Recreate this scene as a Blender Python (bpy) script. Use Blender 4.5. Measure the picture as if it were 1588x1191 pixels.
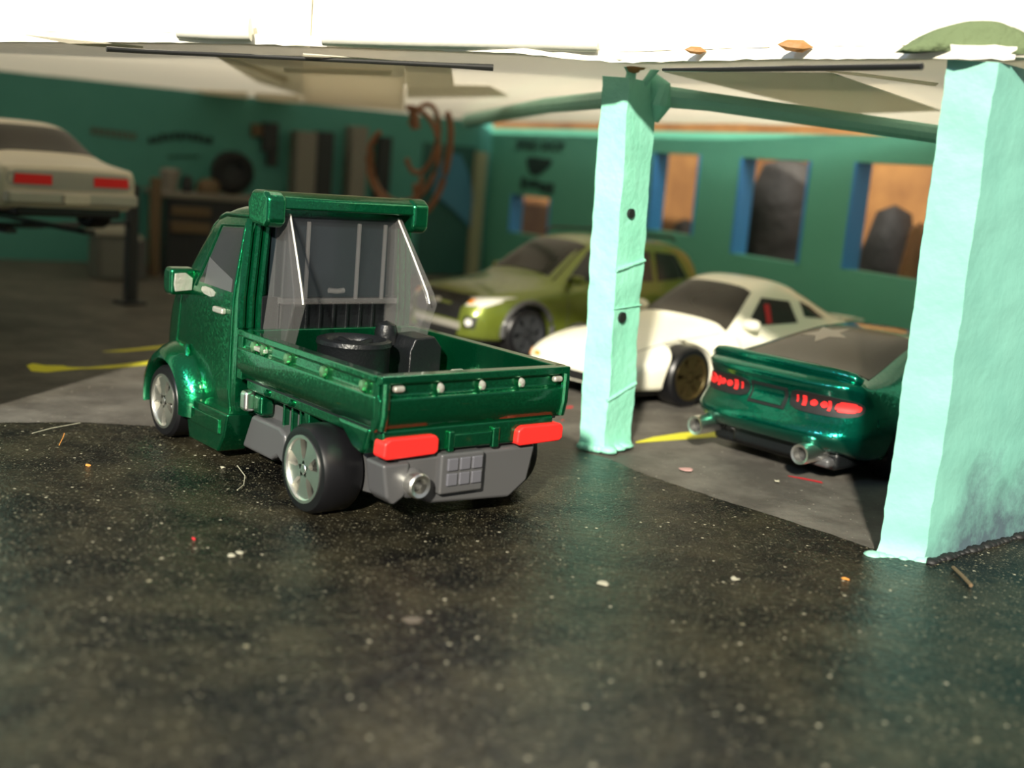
import bpy, bmesh, math, random
from mathutils import Vector, Matrix, noise
from mathutils.bvhtree import BVHTree
random.seed(7)
R = math.radians
for o in list(bpy.data.objects): bpy.data.objects.remove(o, do_unlink=True)
S = bpy.context.scene
COL = S.collection

# ------------------------------------------------ camera
F_PX, PITCH, ROLL, CZ = 1818.0, 0.17958, -0.08385, 3.9559
CC = Vector((0, 0, CZ))
FW = Vector((0.0, 0.98391812, -0.1786201)); UP = Vector((-0.08512, 0.17797184, 0.98034719)); RT = Vector((0.99637071, 0.01520414, 0.08375111))
cd = bpy.data.cameras.new('camera'); cam = bpy.data.objects.new('camera', cd); COL.objects.link(cam)
cam.matrix_world = Matrix(((RT.x, UP.x, -FW.x, 0), (RT.y, UP.y, -FW.y, 0), (RT.z, UP.z, -FW.z, CZ), (0, 0, 0, 1)))
cd.sensor_width = 36; cd.lens = 36 * F_PX / 1588; cd.clip_start = 0.1; cd.clip_end = 500
cd.dof.use_dof = True; cd.dof.focus_distance = 14.4; cd.dof.aperture_fstop = 0.041 / 0.165
S.camera = cam

# ------------------------------------------------ world, lights, exposure
S.view_settings.view_transform = 'Standard'; S.view_settings.look = 'None'
S.view_settings.exposure = 0.0; S.view_settings.gamma = 1.0
S.view_settings.use_curve_mapping = False
w = bpy.data.worlds.new('world'); S.world = w; w.use_nodes = True
bg = w.node_tree.nodes['Background']; bg.inputs[0].default_value = (0.86, 0.93, 1.0, 1); bg.inputs[1].default_value = 0.30
def light(name, kind, loc, target, energy, color, size=None, angle=None):
    l = bpy.data.lights.new(name, kind); o = bpy.data.objects.new(name, l); COL.objects.link(o)
    o.location = loc; o.rotation_euler = (Vector(target) - Vector(loc)).to_track_quat('-Z', 'Y').to_euler()
    l.energy = energy; l.color = color
    if kind == 'AREA': l.shape = 'RECTANGLE'; l.size, l.size_y = size
    if kind == 'SUN': l.angle = angle
    if kind == 'POINT': l.shadow_soft_size = size
    return o
SUN_AZ, SUN_EL = R(10), R(25)
sd = Vector((math.sin(SUN_AZ) * math.cos(SUN_EL), math.cos(SUN_AZ) * math.cos(SUN_EL), -math.sin(SUN_EL)))
light('sun', 'SUN', (0, 0, 30), Vector((0, 0, 30)) + sd, 8.6, (1.0, 0.93, 0.78), angle=R(2.5))
light('window_light', 'AREA', (-16, -4, 17), (-3, 16, 1), 1500, (0.45, 0.66, 1.0), size=(3.5, 3.5))
light('bench_lamp', 'AREA', (4, 25, 17), (2, 23, 5), 3300, (1.0, 0.96, 0.88), size=(6, 6))  # added unseen fill above the roof, brightens the ceiling sheet and room
light('room_lamp', 'AREA', (9, -3, 15), (2, 16, 1), 900, (1.0, 0.85, 0.62), size=(2.5, 2.5))

# ------------------------------------------------ helpers
def at(px, py, Y=None, z=None):
    d = FW * F_PX + RT * (px - 794) - UP * (py - 595.5)
    t = Y / d.y if z is None else (z - CZ) / d.z
    return CC + d * t

def mat(name, col, rough=0.5, metal=0.0, coat=0.0, emit=None, trans=0.0, alpha=1.0, flake=0, bump=None, var=None, spec=None, ior=None):
    m = bpy.data.materials.new(name); m.use_nodes = True
    nt = m.node_tree; b = nt.nodes['Principled BSDF']
    b.inputs['Base Color'].default_value = (*col, 1); b.inputs['Roughness'].default_value = rough
    b.inputs['Metallic'].default_value = metal; b.inputs['Coat Weight'].default_value = coat
    b.inputs['Coat Roughness'].default_value = 0.06
    b.inputs['Transmission Weight'].default_value = trans; b.inputs['Alpha'].default_value = alpha
    if spec is not None: b.inputs['Specular IOR Level'].default_value = spec
    if ior: b.inputs['IOR'].default_value = ior
    if emit: b.inputs['Emission Color'].default_value = (*emit[0], 1); b.inputs['Emission Strength'].default_value = emit[1]
    tc = nt.nodes.new('ShaderNodeTexCoord')
    if var:   # (scale, amount, colour2)
        n = nt.nodes.new('ShaderNodeTexNoise'); n.inputs['Scale'].default_value = var[0]; n.inputs['Detail'].default_value = 6
        n.inputs['Roughness'].default_value = 0.65
        r = nt.nodes.new('ShaderNodeValToRGB'); r.color_ramp.elements[0].position = 0.5 - var[1] * .5; r.color_ramp.elements[1].position = 0.5 + var[1] * .5
        r.color_ramp.elements[0].color = (*col, 1); r.color_ramp.elements[1].color = (*var[2], 1)
        nt.links.new(tc.outputs['Object'], n.inputs['Vector']); nt.links.new(n.outputs['Fac'], r.inputs['Fac']); nt.links.new(r.outputs['Color'], b.inputs['Base Color'])
    if bump:  # (scale, strength, distance)
        n = nt.nodes.new('ShaderNodeTexNoise'); n.inputs['Scale'].default_value = bump[0]; n.inputs['Detail'].default_value = 5
        bp = nt.nodes.new('ShaderNodeBump'); bp.inputs['Strength'].default_value = bump[1]; bp.inputs['Distance'].default_value = bump[2]
        nt.links.new(tc.outputs['Object'], n.inputs['Vector']); nt.links.new(n.outputs['Fac'], bp.inputs['Height']); nt.links.new(bp.outputs['Normal'], b.inputs['Normal'])
    if flake:
        v = nt.nodes.new('ShaderNodeTexVoronoi'); v.inputs['Scale'].default_value = flake
        g = nt.nodes.new('ShaderNodeNewGeometry'); s = nt.nodes.new('ShaderNodeVectorMath'); s.operation = 'SUBTRACT'; s.inputs[1].default_value = (.5, .5, .5)
        k = nt.nodes.new('ShaderNodeVectorMath'); k.operation = 'SCALE'; k.inputs['Scale'].default_value = 0.13
        a = nt.nodes.new('ShaderNodeVectorMath'); a.operation = 'ADD'; nn = nt.nodes.new('ShaderNodeVectorMath'); nn.operation = 'NORMALIZE'
        nt.links.new(tc.outputs['Object'], v.inputs['Vector']); nt.links.new(v.outputs['Color'], s.inputs[0]); nt.links.new(s.outputs[0], k.inputs[0])
        nt.links.new(k.outputs[0], a.inputs[0]); nt.links.new(g.outputs['Normal'], a.inputs[1]); nt.links.new(a.outputs[0], nn.inputs[0]); nt.links.new(nn.outputs[0], b.inputs['Normal'])
    return m

def asphalt(name, c1, c2, rough, speck, bumps):
    m = mat(name, c1, rough, spec=.13); nt = m.node_tree; b = nt.nodes['Principled BSDF']; L = nt.links.new
    tc = nt.nodes.new('ShaderNodeTexCoord')
    n = nt.nodes.new('ShaderNodeTexNoise'); n.inputs['Scale'].default_value = 0.9; n.inputs['Detail'].default_value = 9; n.inputs['Roughness'].default_value = .7
    L(tc.outputs['Object'], n.inputs['Vector'])
    r = nt.nodes.new('ShaderNodeValToRGB'); r.color_ramp.elements[0].position = .42; r.color_ramp.elements[1].position = .66
    r.color_ramp.elements[0].color = (*c1, 1); r.color_ramp.elements[1].color = (*c2, 1); L(n.outputs['Fac'], r.inputs['Fac'])
    last = r.outputs['Color']
    for sc, th, col, seed, rad in speck:
        v = nt.nodes.new('ShaderNodeTexVoronoi'); v.inputs['Scale'].default_value = sc
        mp = nt.nodes.new('ShaderNodeMapping'); mp.inputs['Location'].default_value = (seed, seed * 2.3, 0); L(tc.outputs['Object'], mp.inputs['Vector']); L(mp.outputs[0], v.inputs['Vector'])
        lt = nt.nodes.new('ShaderNodeMath'); lt.operation = 'LESS_THAN'; lt.inputs[1].default_value = rad; L(v.outputs['Distance'], lt.inputs[0])
        sp = nt.nodes.new('ShaderNodeSeparateColor'); L(v.outputs['Color'], sp.inputs[0])
        gt = nt.nodes.new('ShaderNodeMath'); gt.operation = 'GREATER_THAN'; gt.inputs[1].default_value = th; L(sp.outputs[0], gt.inputs[0])
        mu = nt.nodes.new('ShaderNodeMath'); mu.operation = 'MULTIPLY'; L(lt.outputs[0], mu.inputs[0]); L(gt.outputs[0], mu.inputs[1])
        mx = nt.nodes.new('ShaderNodeMix'); mx.data_type = 'RGBA'; L(mu.outputs[0], mx.inputs[0]); L(last, mx.inputs[6]); mx.inputs[7].default_value = (*col, 1)
        last = mx.outputs[2]
    L(last, b.inputs['Base Color'])
    hsum = None
    for sc, st in bumps:
        n2 = nt.nodes.new('ShaderNodeTexNoise'); n2.inputs['Scale'].default_value = sc; n2.inputs['Detail'].default_value = 4; L(tc.outputs['Object'], n2.inputs['Vector'])
        k = nt.nodes.new('ShaderNodeMath'); k.operation = 'MULTIPLY'; k.inputs[1].default_value = st; L(n2.outputs['Fac'], k.inputs[0])
        if hsum is None: hsum = k.outputs[0]
        else:
            a = nt.nodes.new('ShaderNodeMath'); a.operation = 'ADD'; L(hsum, a.inputs[0]); L(k.outputs[0], a.inputs[1]); hsum = a.outputs[0]
    bp = nt.nodes.new('ShaderNodeBump'); bp.inputs['Strength'].default_value = 1; bp.inputs['Distance'].default_value = 1; L(hsum, bp.inputs['Height']); L(bp.outputs['Normal'], b.inputs['Normal'])
    return m

M = {}
M['candy'] = mat('candy_green', (0.003, 0.16, 0.06), .24, .9, .7, flake=45)
M['candy2'] = mat('candy_teal', (0.0, 0.17, 0.11), .2, .9, .8, flake=45)
M['tire'] = mat('tire', (0.006, 0.006, 0.007), .36, spec=.35)
M['chrome'] = mat('chrome', (0.93, 0.92, 0.86), .30, 1)
M['bronze'] = mat('bronze', (0.16, 0.12, 0.05), .35, .9)
M['blackp'] = mat('black_plastic', (0.006, 0.007, 0.008), .35, spec=.4, flake=0, bump=(30, .3, .02))
M['blackrim'] = mat('recess_black', (0.006, 0.006, 0.006), .6)
M['greyp'] = mat('grey_plastic', (0.07, 0.07, 0.072), .35)
M['red'] = mat('red_paint', (0.75, 0.022, 0.018), .4)
M['redl'] = mat('red_lamp', (0.85, 0.03, 0.03), .5, spec=.2)
M['bead'] = mat('pale_green_bead', (0.16, 0.36, 0.18), .3, .7)
M['silver'] = mat('silver_worn', (0.5, 0.48, 0.42), .4, .6, bump=(18, .5, .02))
M['clear'] = mat('clear_plastic', (0.45, 0.43, 0.42), .12, coat=1)
_nt = M['clear'].node_tree; _t = _nt.nodes.new('ShaderNodeBsdfTransparent'); _t.inputs[0].default_value = (.93, .93, .93, 1); _m = _nt.nodes.new('ShaderNodeMixShader'); _m.inputs[0].default_value = .90
_nt.links.new(_nt.nodes['Principled BSDF'].outputs[0], _m.inputs[1]); _nt.links.new(_t.outputs[0], _m.inputs[2]); _nt.links.new(_m.outputs[0], _nt.nodes['Material Output'].inputs['Surface'])
M['pane'] = M['clear'].copy(); M['pane'].name = 'clear_pane_plastic'; M['pane'].node_tree.nodes['Principled BSDF'].inputs['Base Color'].default_value = (.10, .11, .12, 1)
M['glass'] = mat('smoked_glass', (0.02, 0.022, 0.02), .15)
M['glassb'] = mat('brown_glass', (0.024, 0.021, 0.016), .2, spec=.22)
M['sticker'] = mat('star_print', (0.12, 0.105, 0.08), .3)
M['rglass'] = mat('dark_rear_glass', (0.012, 0.018, 0.022), .05)
M['edge'] = mat('bright_plastic_edge', (0.75, 0.73, 0.68), .15, coat=1)  # pale colour painted as the highlight along the fin edges
M['white'] = mat('white_enamel', (0.86, 0.83, 0.68), .3, coat=.4)
M['cream'] = mat('cream_enamel', (0.62, 0.56, 0.44), .35, coat=.4)
M['olive'] = mat('olive_metallic', (0.15, 0.19, 0.025), .33, .45, .6, flake=40)
M['mint'] = mat('mint_wall_paint', (0.24, 0.52, 0.40), .55, var=(1.2, .5, (0.30, 0.60, 0.48)), bump=(5, .55, .05))
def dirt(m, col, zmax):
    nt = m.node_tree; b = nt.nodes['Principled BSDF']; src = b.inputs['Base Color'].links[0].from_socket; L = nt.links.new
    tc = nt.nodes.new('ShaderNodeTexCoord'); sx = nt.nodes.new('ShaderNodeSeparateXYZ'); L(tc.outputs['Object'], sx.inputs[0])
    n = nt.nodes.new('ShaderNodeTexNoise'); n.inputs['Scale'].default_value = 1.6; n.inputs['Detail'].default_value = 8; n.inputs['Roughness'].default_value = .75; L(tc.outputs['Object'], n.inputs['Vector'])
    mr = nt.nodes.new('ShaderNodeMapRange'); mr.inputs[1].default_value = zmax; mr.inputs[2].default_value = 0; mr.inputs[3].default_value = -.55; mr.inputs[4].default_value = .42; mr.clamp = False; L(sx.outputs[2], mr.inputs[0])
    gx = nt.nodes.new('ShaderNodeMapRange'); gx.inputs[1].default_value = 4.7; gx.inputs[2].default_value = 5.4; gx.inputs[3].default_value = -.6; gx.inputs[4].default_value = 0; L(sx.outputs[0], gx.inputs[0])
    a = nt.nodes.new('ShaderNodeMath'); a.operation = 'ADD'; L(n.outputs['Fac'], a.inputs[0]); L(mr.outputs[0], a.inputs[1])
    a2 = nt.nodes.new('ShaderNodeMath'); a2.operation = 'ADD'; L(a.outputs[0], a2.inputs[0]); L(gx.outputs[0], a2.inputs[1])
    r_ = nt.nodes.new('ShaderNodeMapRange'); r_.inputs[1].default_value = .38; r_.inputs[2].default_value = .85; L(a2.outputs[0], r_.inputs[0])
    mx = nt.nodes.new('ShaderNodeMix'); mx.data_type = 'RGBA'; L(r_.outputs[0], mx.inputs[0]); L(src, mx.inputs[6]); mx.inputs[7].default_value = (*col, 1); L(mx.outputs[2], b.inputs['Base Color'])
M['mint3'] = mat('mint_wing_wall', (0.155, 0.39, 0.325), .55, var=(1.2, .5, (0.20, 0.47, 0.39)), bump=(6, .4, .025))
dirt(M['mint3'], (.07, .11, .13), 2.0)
M['mint2'] = mat('mint_post_paint', (0.22, 0.60, 0.43), .5, var=(2.2, .6, (0.30, 0.70, 0.54)), bump=(9, .5, .03))
M['wallg'] = mat('green_room_paint', (0.09, 0.36, 0.25), .6, var=(.35, .6, (0.12, 0.41, 0.29)), bump=(2, .3, .05))
M['blue'] = mat('blue_reveal', (0.05, 0.27, 0.60), .5)
M['card'] = mat('white_card', (0.9, 0.87, 0.76), .7, bump=(4, .3, .03))
M['paper'] = mat('cream_paper', (0.86, 0.81, 0.69), .65)
M['sheet'] = mat('ceiling_sheet', (0.74, 0.70, 0.60), .35, var=(.18, .5, (0.64, 0.62, 0.55)))
def add_translucent(m, f, col):
    nt = m.node_tree; b = nt.nodes['Principled BSDF']; t = nt.nodes.new('ShaderNodeBsdfTranslucent'); t.inputs[0].default_value = (*col, 1)
    mx = nt.nodes.new('ShaderNodeMixShader'); mx.inputs[0].default_value = f; out = nt.nodes['Material Output']
    nt.links.new(b.outputs[0], mx.inputs[1]); nt.links.new(t.outputs[0], mx.inputs[2]); nt.links.new(mx.outputs[0], out.inputs['Surface'])
add_translucent(M['sheet'], .5, (.93, .89, .80)); add_translucent(M['paper'], .55, (.97, .93, .84))
M['tape'] = mat('grey_tape', (0.66, 0.64, 0.55), .4)
add_translucent(M['tape'], .5, (.85, .83, .74))
M['wire'] = mat('black_wire', (0.012, 0.012, 0.011), .35)
M['rust'] = mat('brown_glue', (0.32, 0.16, 0.05), .6, bump=(10, .5, .04))
M['yellow'] = mat('yellow_line', (0.72, 0.68, 0.03), .6)
M['redm'] = mat('red_mark', (0.6, 0.02, 0.03), .6)
M['copper'] = mat('copper_cable', (0.24, 0.10, 0.045), .5)
M['wood'] = mat('orange_wood', (0.17, 0.075, 0.03), .6, var=(.5, .4, (0.36, 0.18, 0.06)))
M['brown'] = mat('brown_post', (0.14, 0.09, 0.045), .6)
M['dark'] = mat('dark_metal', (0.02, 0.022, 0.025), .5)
M['greym'] = mat('grey_metal', (0.22, 0.20, 0.17), .5)
M['deco'] = mat('dark_ink', (0.01, 0.035, 0.03), .7)
M['bluec'] = mat('blue_panel', (0.06, 0.22, 0.34), .5)
M['amber'] = mat('amber_lens', (0.9, 0.3, 0.03), .3)
M['lamp'] = mat('lamp_lens', (0.9, 0.9, 0.85), .12, .3, coat=1)
M['seat'] = mat('red_seat', (0.5, 0.01, 0.02), .5)
M['moss'] = mat('green_sponge', (0.11, 0.15, 0.07), .9, bump=(3, .8, .2))
M['asph'] = asphalt('black_asphalt', (0.003, 0.003, 0.003), (0.036, 0.031, 0.018), .30,
    [(14, .76, (.20, .18, .12), 0, .2), (27, .70, (.13, .12, .08), 3, .28), (9, .91, (.48, .44, .32), 7, .16), (4.2, .94, (.34, .31, .2), 11, .10), (45, .6, (.09, .085, .06), 5, .3)], [(9, .016), (34, .012), (1.2, .03)])
M['conc'] = asphalt('grey_card_floor', (0.085, 0.078, 0.068), (0.16, 0.15, 0.13), .5,
    [(9, .96, (.42, .4, .34), 1, .15), (20, .93, (.3, .28, .24), 4, .2)], [(7, .006), (30, .003)])

class MB:
    def __init__(s): s.v = []; s.f = []
    def add(s, vs, fs):
        n = len(s.v); s.v += [Vector(v) for v in vs]; s.f += [tuple(i + n for i in f) for f in fs]; return s
    def box(s, x0, x1, y0, y1, z0, z1):
        return s.add([(x0, y0, z0), (x1, y0, z0), (x1, y1, z0), (x0, y1, z0), (x0, y0, z1), (x1, y0, z1), (x1, y1, z1), (x0, y1, z1)],
            [(0, 3, 2, 1), (4, 5, 6, 7), (0, 1, 5, 4), (1, 2, 6, 5), (2, 3, 7, 6), (3, 0, 4, 7)])
    def prism(s, poly, ax, a, b):
        # poly in the two other axes (in xyz order), extruded along ax
        def mk(p, t):
            q = list(p); q.insert('xyz'.index(ax), t); return tuple(q)
        n = len(poly)
        return s.add([mk(p, a) for p in poly] + [mk(p, b) for p in poly],
            [tuple(range(n))[::-1], tuple(range(n, 2 * n))] + [(i, (i + 1) % n, n + (i + 1) % n, n + i) for i in range(n)])
    def lathe(s, prof, c, ax='y', seg=32, closed=False):
        # prof: (radius, offset along axis)
        n = len(prof); vs = []
        for i in range(seg):
            a = 2 * math.pi * i / seg; ca, sa = math.cos(a), math.sin(a)
            for r, t in prof:
                vs.append((c[0] + r * ca, c[1] + t, c[2] + r * sa) if ax == 'y' else (c[0] + t, c[1] + r * ca, c[2] + r * sa) if ax == 'x' else (c[0] + r * ca, c[1] + r * sa, c[2] + t))
        fs = []
        for i in range(seg):
            j = (i + 1) % seg
            for k in range(n if closed else n - 1):
                k2 = (k + 1) % n
                fs.append((i * n + k, j * n + k, j * n + k2, i * n + k2))
        return s.add(vs, fs)
    def tube(s, pts, r, seg=8):
        pts = [Vector(p) for p in pts]; n = len(pts); vs = []
        for i, p in enumerate(pts):
            d = (pts[min(i + 1, n - 1)] - pts[max(i - 1, 0)]).normalized()
            u = d.orthogonal().normalized() if abs(d.z) > .95 else d.cross(Vector((0, 0, 1))).normalized()
            v = d.cross(u)
            rr = r[i] if isinstance(r, (list, tuple)) else r
            for k in range(seg):
                a = 2 * math.pi * k / seg; vs.append(p + u * (rr * math.cos(a)) + v * (rr * math.sin(a)))
        fs = [(i * seg + k, i * seg + (k + 1) % seg, (i + 1) * seg + (k + 1) % seg, (i + 1) * seg + k) for i in range(n - 1) for k in range(seg)]
        fs += [tuple(range(seg))[::-1], tuple(range((n - 1) * seg, n * seg))]
        return s.add(vs, fs)
    def xf(s, m): s.v = [m @ v for v in s.v]; return s
    def mesh(s, name, m, smooth=True, angle=35):
        me = bpy.data.meshes.new(name); me.from_pydata([tuple(v) for v in s.v], [], s.f)
        bm = bmesh.new(); bm.from_mesh(me); bmesh.ops.recalc_face_normals(bm, faces=bm.faces)
        if smooth:
            for f in bm.faces: f.smooth = True
            for e in bm.edges:
                if len(e.link_faces) == 2 and e.calc_face_angle(0) > R(angle): e.smooth = False
        bm.to_mesh(me); bm.free(); me.materials.append(m); return me
    def build(s, name, m, parent=None, bev=0, seg=2, smooth=True, angle=35):
        o = bpy.data.objects.new(name, s.mesh(name, m, smooth, angle)); COL.objects.link(o)
        if parent: o.parent = parent
        if bev:
            b = o.modifiers.new('bevel', 'BEVEL'); b.width = bev; b.segments = seg; b.limit_method = 'ANGLE'; b.angle_limit = R(30); b.harden_normals = True
        return o

def tag(o, label=None, cat=None, group=None, kind=None):
    if label: o['label'] = label
    if cat: o['category'] = cat
    if group: o['group'] = group
    if kind: o['kind'] = kind
    return o
def thing(name, label, cat, loc=(0, 0, 0), rz=0, group=None):
    o = bpy.data.objects.new(name, None); COL.objects.link(o); o.location = loc; o.rotation_euler = (0, 0, rz); o.empty_display_size = .3
    return tag(o, label, cat, group)
def struct(o): o['kind'] = 'structure'; return o
def inst(name, me, parent, loc, rot=(0, 0, 0), scale=(1, 1, 1)):
    o = bpy.data.objects.new(name, me); COL.objects.link(o); o.parent = parent; o.location = loc; o.rotation_euler = rot; o.scale = scale; return o

def roughen(o, amp, scale, z_lock=None):
    me = o.data
    for v in me.vertices:
        d = noise.noise_vector(Vector(v.co) * scale) * amp
        v.co += d
    return o

# ------------------------------------------------ wheels
def tire_mesh(r, wd):
    return MB().lathe([(r * .70, wd * .5), (r * .76, wd * .51), (r * .93, wd * .49), (r, wd * .38), (r, -wd * .38), (r * .93, -wd * .49), (r * .70, -wd * .5)], (0, 0, 0), 'y', 44, True).mesh('wheel', M['tire'])
def rim_mesh(r, wd, m, spokes=5):
    b = MB(); e = wd * .5
    b.lathe([(r * .76, e * 1.0), (r * .76, e * 1.06), (r * .69, e * 1.06), (r * .64, e * .8), (r * .62, -e * .5), (r * .74, -e * .5)], (0, 0, 0), 'y', 40, True)
    b.lathe([(0.0001, e * .98), (r * .10, e * .98), (r * .14, e * .9), (r * .14, e * .4), (0.0001, e * .4)], (0, 0, 0), 'y', 20)
    for i in range(spokes):
        a = 2 * math.pi * i / spokes + .3
        poly = [(r * .06, -r * .13), (r * .30, -r * .12), (r * .52, -r * .20), (r * .68, -r * .30), (r * .70, 0), (r * .68, r * .30), (r * .52, r * .20), (r * .30, r * .12), (r * .06, r * .13)]
        c, s_ = math.cos(a), math.sin(a)
        pp = [(x * c - z * s_, x * s_ + z * c) for x, z in poly]
        b.prism(pp, 'y', e * .72, e * .96)
    return b.mesh('rim', m, angle=25)
def disc_mesh(r, wd): return MB().lathe([(0.0001, 0), (r * .66, 0), (r * .66, -.04), (0.0001, -.04)], (0, 0, 0), 'y', 28).mesh('hub_plate', M['blackrim'])
def add_wheels(root, spots, rimmat, spokes=5):
    cache = {}
    for (x, y, r, wd) in spots:
        k = (r, wd)
        if k not in cache: cache[k] = (tire_mesh(r, wd), rim_mesh(r, wd, rimmat, spokes), disc_mesh(r, wd))
        t, rm, dm = cache[k]
        w_ = inst('wheel', t, root, (x, y, r), (0, random.random() * 6, 0 if y > 0 else math.pi))
        inst('rim', rm, w_, (0, 0, 0)); inst('hub_plate', dm, w_, (0, 0, 0))

# ------------------------------------------------ body lofts with projected windows and lamps
def eval_mesh(o):
    dg = bpy.context.evaluated_depsgraph_get(); dg.update(); e = o.evaluated_get(dg); me = bpy.data.meshes.new_from_object(e, depsgraph=dg); return me
class Body:
    def __init__(s, stations, m, root, arches=(), sub=3, creases={}, name='body', warp=None):
        # station: (x, [(y,z)...]) half section bottom centre -> top centre
        K = len(stations[0][1]); ring = 2 * K - 2; vs = []
        for x, pts in stations:
            full = pts + [(-y, z) for y, z in pts[-2:0:-1]]
            for i, (y, z) in enumerate(full): vs.append((x, y, z))
        fs = []
        for i in range(len(stations) - 1):
            for k in range(ring):
                k2 = (k + 1) % ring; fs.append((i * ring + k, i * ring + k2, (i + 1) * ring + k2, (i + 1) * ring + k))
        # end caps as grids
        for base, rev in ((0, True), ((len(stations) - 1) * ring, False)):
            for k in range(K - 1):
                a, b_ = k, k + 1
                c, d = (ring - b_) % ring, (ring - a) % ring
                f = [base + a, base + b_, base + c, base + d]
                g = []
                for q in f:
                    if q not in g: g.append(q)
                fs.append(tuple(g))
        mb = MB(); mb.add(vs, fs); me = mb.mesh(name, m, True, 181)
        o = bpy.data.objects.new('t', me); COL.objects.link(o)
        at_ = me.attributes.new('crease_edge', 'FLOAT', 'EDGE')
        st = len(stations)
        for e in me.edges:
            a, b_ = e.vertices; ia, ka = divmod(a, ring); ib, kb = divmod(b_, ring)
            ka = min(ka, ring - ka) if ka >= K else ka; kb = min(kb, ring - kb) if kb >= K else kb
            v = 0
            if ka == kb and ka in creases: v = creases[ka]
            if ia == ib and (ia in (0, st - 1)) : v = max(v, creases.get('end', .5))
            if ia == ib and ('s', ia) in creases: v = max(v, creases[('s', ia)])
            at_.data[e.index].value = v
        sm = o.modifiers.new('s', 'SUBSURF'); sm.levels = sub; sm.render_levels = sub
        me2 = eval_mesh(o); bpy.data.objects.remove(o)
        if warp:
            for v in me2.vertices: v.co = warp(v.co)
        s.bvh0 = BVHTree.FromPolygons([v.co.copy() for v in me2.vertices], [tuple(p.vertices) for p in me2.polygons])
        o = bpy.data.objects.new(name, me2); COL.objects.link(o); me2.name = name
        if arches:
            cs = []
            for (x, z, r, y0, y1) in arches:
                for sg in (1, -1):
                    c = MB().lathe([(0.001, y0), (r, y0), (r, y1), (0.001, y1)], (0, 0, 0), 'y', 40).build('cut', m)
                    c.location = (x, 0, z)
                    if sg < 0: c.scale = (1, -1, 1)
                    bm = bmesh.new(); bm.from_mesh(c.data); bmesh.ops.remove_doubles(bm, verts=bm.verts, dist=.003)
                    if sg < 0: pass
                    bm.to_mesh(c.data); bm.free()
                    if sg < 0:
                        c.scale = (1, 1, 1); c.rotation_euler = (0, 0, math.pi)
                    cs.append(c); bo = o.modifiers.new('b', 'BOOLEAN'); bo.operation = 'DIFFERENCE'; bo.object = c; bo.solver = 'EXACT'
            me3 = eval_mesh(o); o.modifiers.clear(); o.data = me3; me3.name = name
            for c in cs: bpy.data.objects.remove(c)
        bm = bmesh.new(); bm.from_mesh(o.data)
        for f in bm.faces: f.smooth = True
        for e in bm.edges: e.smooth = not (len(e.link_faces) == 2 and e.calc_face_angle(0) > R(38))
        bm.to_mesh(o.data); bm.free()
        o.data.materials.clear(); o.data.materials.append(m)
        o.parent = root; s.o = o; s.root = root
    def cast(s, origin, d):
        h = s.bvh0.ray_cast(Vector(origin), Vector(d))
        if h[0] is None:
            h = s.bvh0.find_nearest(Vector(origin) + Vector(d) * 3)
        return h[0], h[1]
    def pt(s, view, a, b):
        # view: 'L','R' (a=x,b=z) 'T' (a=x,b=y) 'B' rear seen from -x (a=y,b=z) 'F' from front
        if view == 'L': return s.cast((a, 6, b), (0, -1, 0))
        if view == 'R': return s.cast((a, -6, b), (0, 1, 0))
        if view == 'T': return s.cast((a, b, 6), (0, 0, -1))
        if view == 'B': return s.cast((-4, a, b), (1, 0, 0))
        if view == 'F': return s.cast((12, a, b), (-1, 0, 0))
    def patch(s, name, view, quad, m, parent=None, off=.012, n=8, k=8, round_=0.0, lab=None):
        q = [Vector((*p, 0)) for p in quad]; pos = []; nor = []
        for j in range(k + 1):
            for i in range(n + 1):
                u, v = i / n, j / k
                if round_:
                    cu, cv = 2 * u - 1, 2 * v - 1
                    f = 1 - round_ * (abs(cu * cv)) ** 3 * .3
                    u, v = .5 + cu * f / 2, .5 + cv * f / 2
                p = (q[0] * (1 - u) + q[1] * u) * (1 - v) + (q[3] * (1 - u) + q[2] * u) * v
                h, nn = s.pt(view, p.x, p.y)
                pos.append(h); nor.append(nn)
        N = (n + 1) * (k + 1)
        vs = [p + nn * off for p, nn in zip(pos, nor)] + [p - nn * .03 for p, nn in zip(pos, nor)]
        fs = [(j * (n + 1) + i, j * (n + 1) + i + 1, (j + 1) * (n + 1) + i + 1, (j + 1) * (n + 1) + i) for j in range(k) for i in range(n)]
        fs += [tuple(x + N for x in f[::-1]) for f in fs]
        bd = [i for i in range(n)] + [j * (n + 1) + n for j in range(k)] + [k * (n + 1) + i for i in range(n, 0, -1)] + [j * (n + 1) for j in range(k, 0, -1)]
        for i in range(len(bd)):
            a, b_ = bd[i], bd[(i + 1) % len(bd)]; fs.append((b_, a, a + N, b_ + N))
        o = MB().add(vs, fs).build(name, m, parent or s.root, angle=50)
        if lab: o['label'] = lab
        return o
    def fan(s, name, view, poly, m, parent=None, off=.015):
        n = len(poly); cx = sum(p[0] for p in poly) / n; cy = sum(p[1] for p in poly) / n
        P = []
        for t in (1.0, .5):
            for (a, b_) in poly: P.append(s.pt(view, cx + (a - cx) * t, cy + (b_ - cy) * t))
        P.append(s.pt(view, cx, cy)); N = len(P)
        vs = [p + nn * off for p, nn in P] + [p - nn * .03 for p, nn in P]
        fs = []
        for i in range(n):
            j = (i + 1) % n; fs += [(i, j, n + j, n + i), (n + i, n + j, 2 * n)]
        fs += [tuple(x + N for x in f[::-1]) for f in fs]
        fs += [(j, i, i + N, j + N) for i, j in ((i, (i + 1) % n) for i in range(n))]
        return MB().add(vs, fs).build(name, m, parent or s.root, angle=50)
def sec(zb, wb, w_, z1, z2, wd, zd, wr, zr, zc):
    return [(0, zb), (wb, zb), (w_, z1), (w_, z2), (wd, zd), (wr, zr), (wr * .55, zc - .01), (0, zc)]
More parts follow.
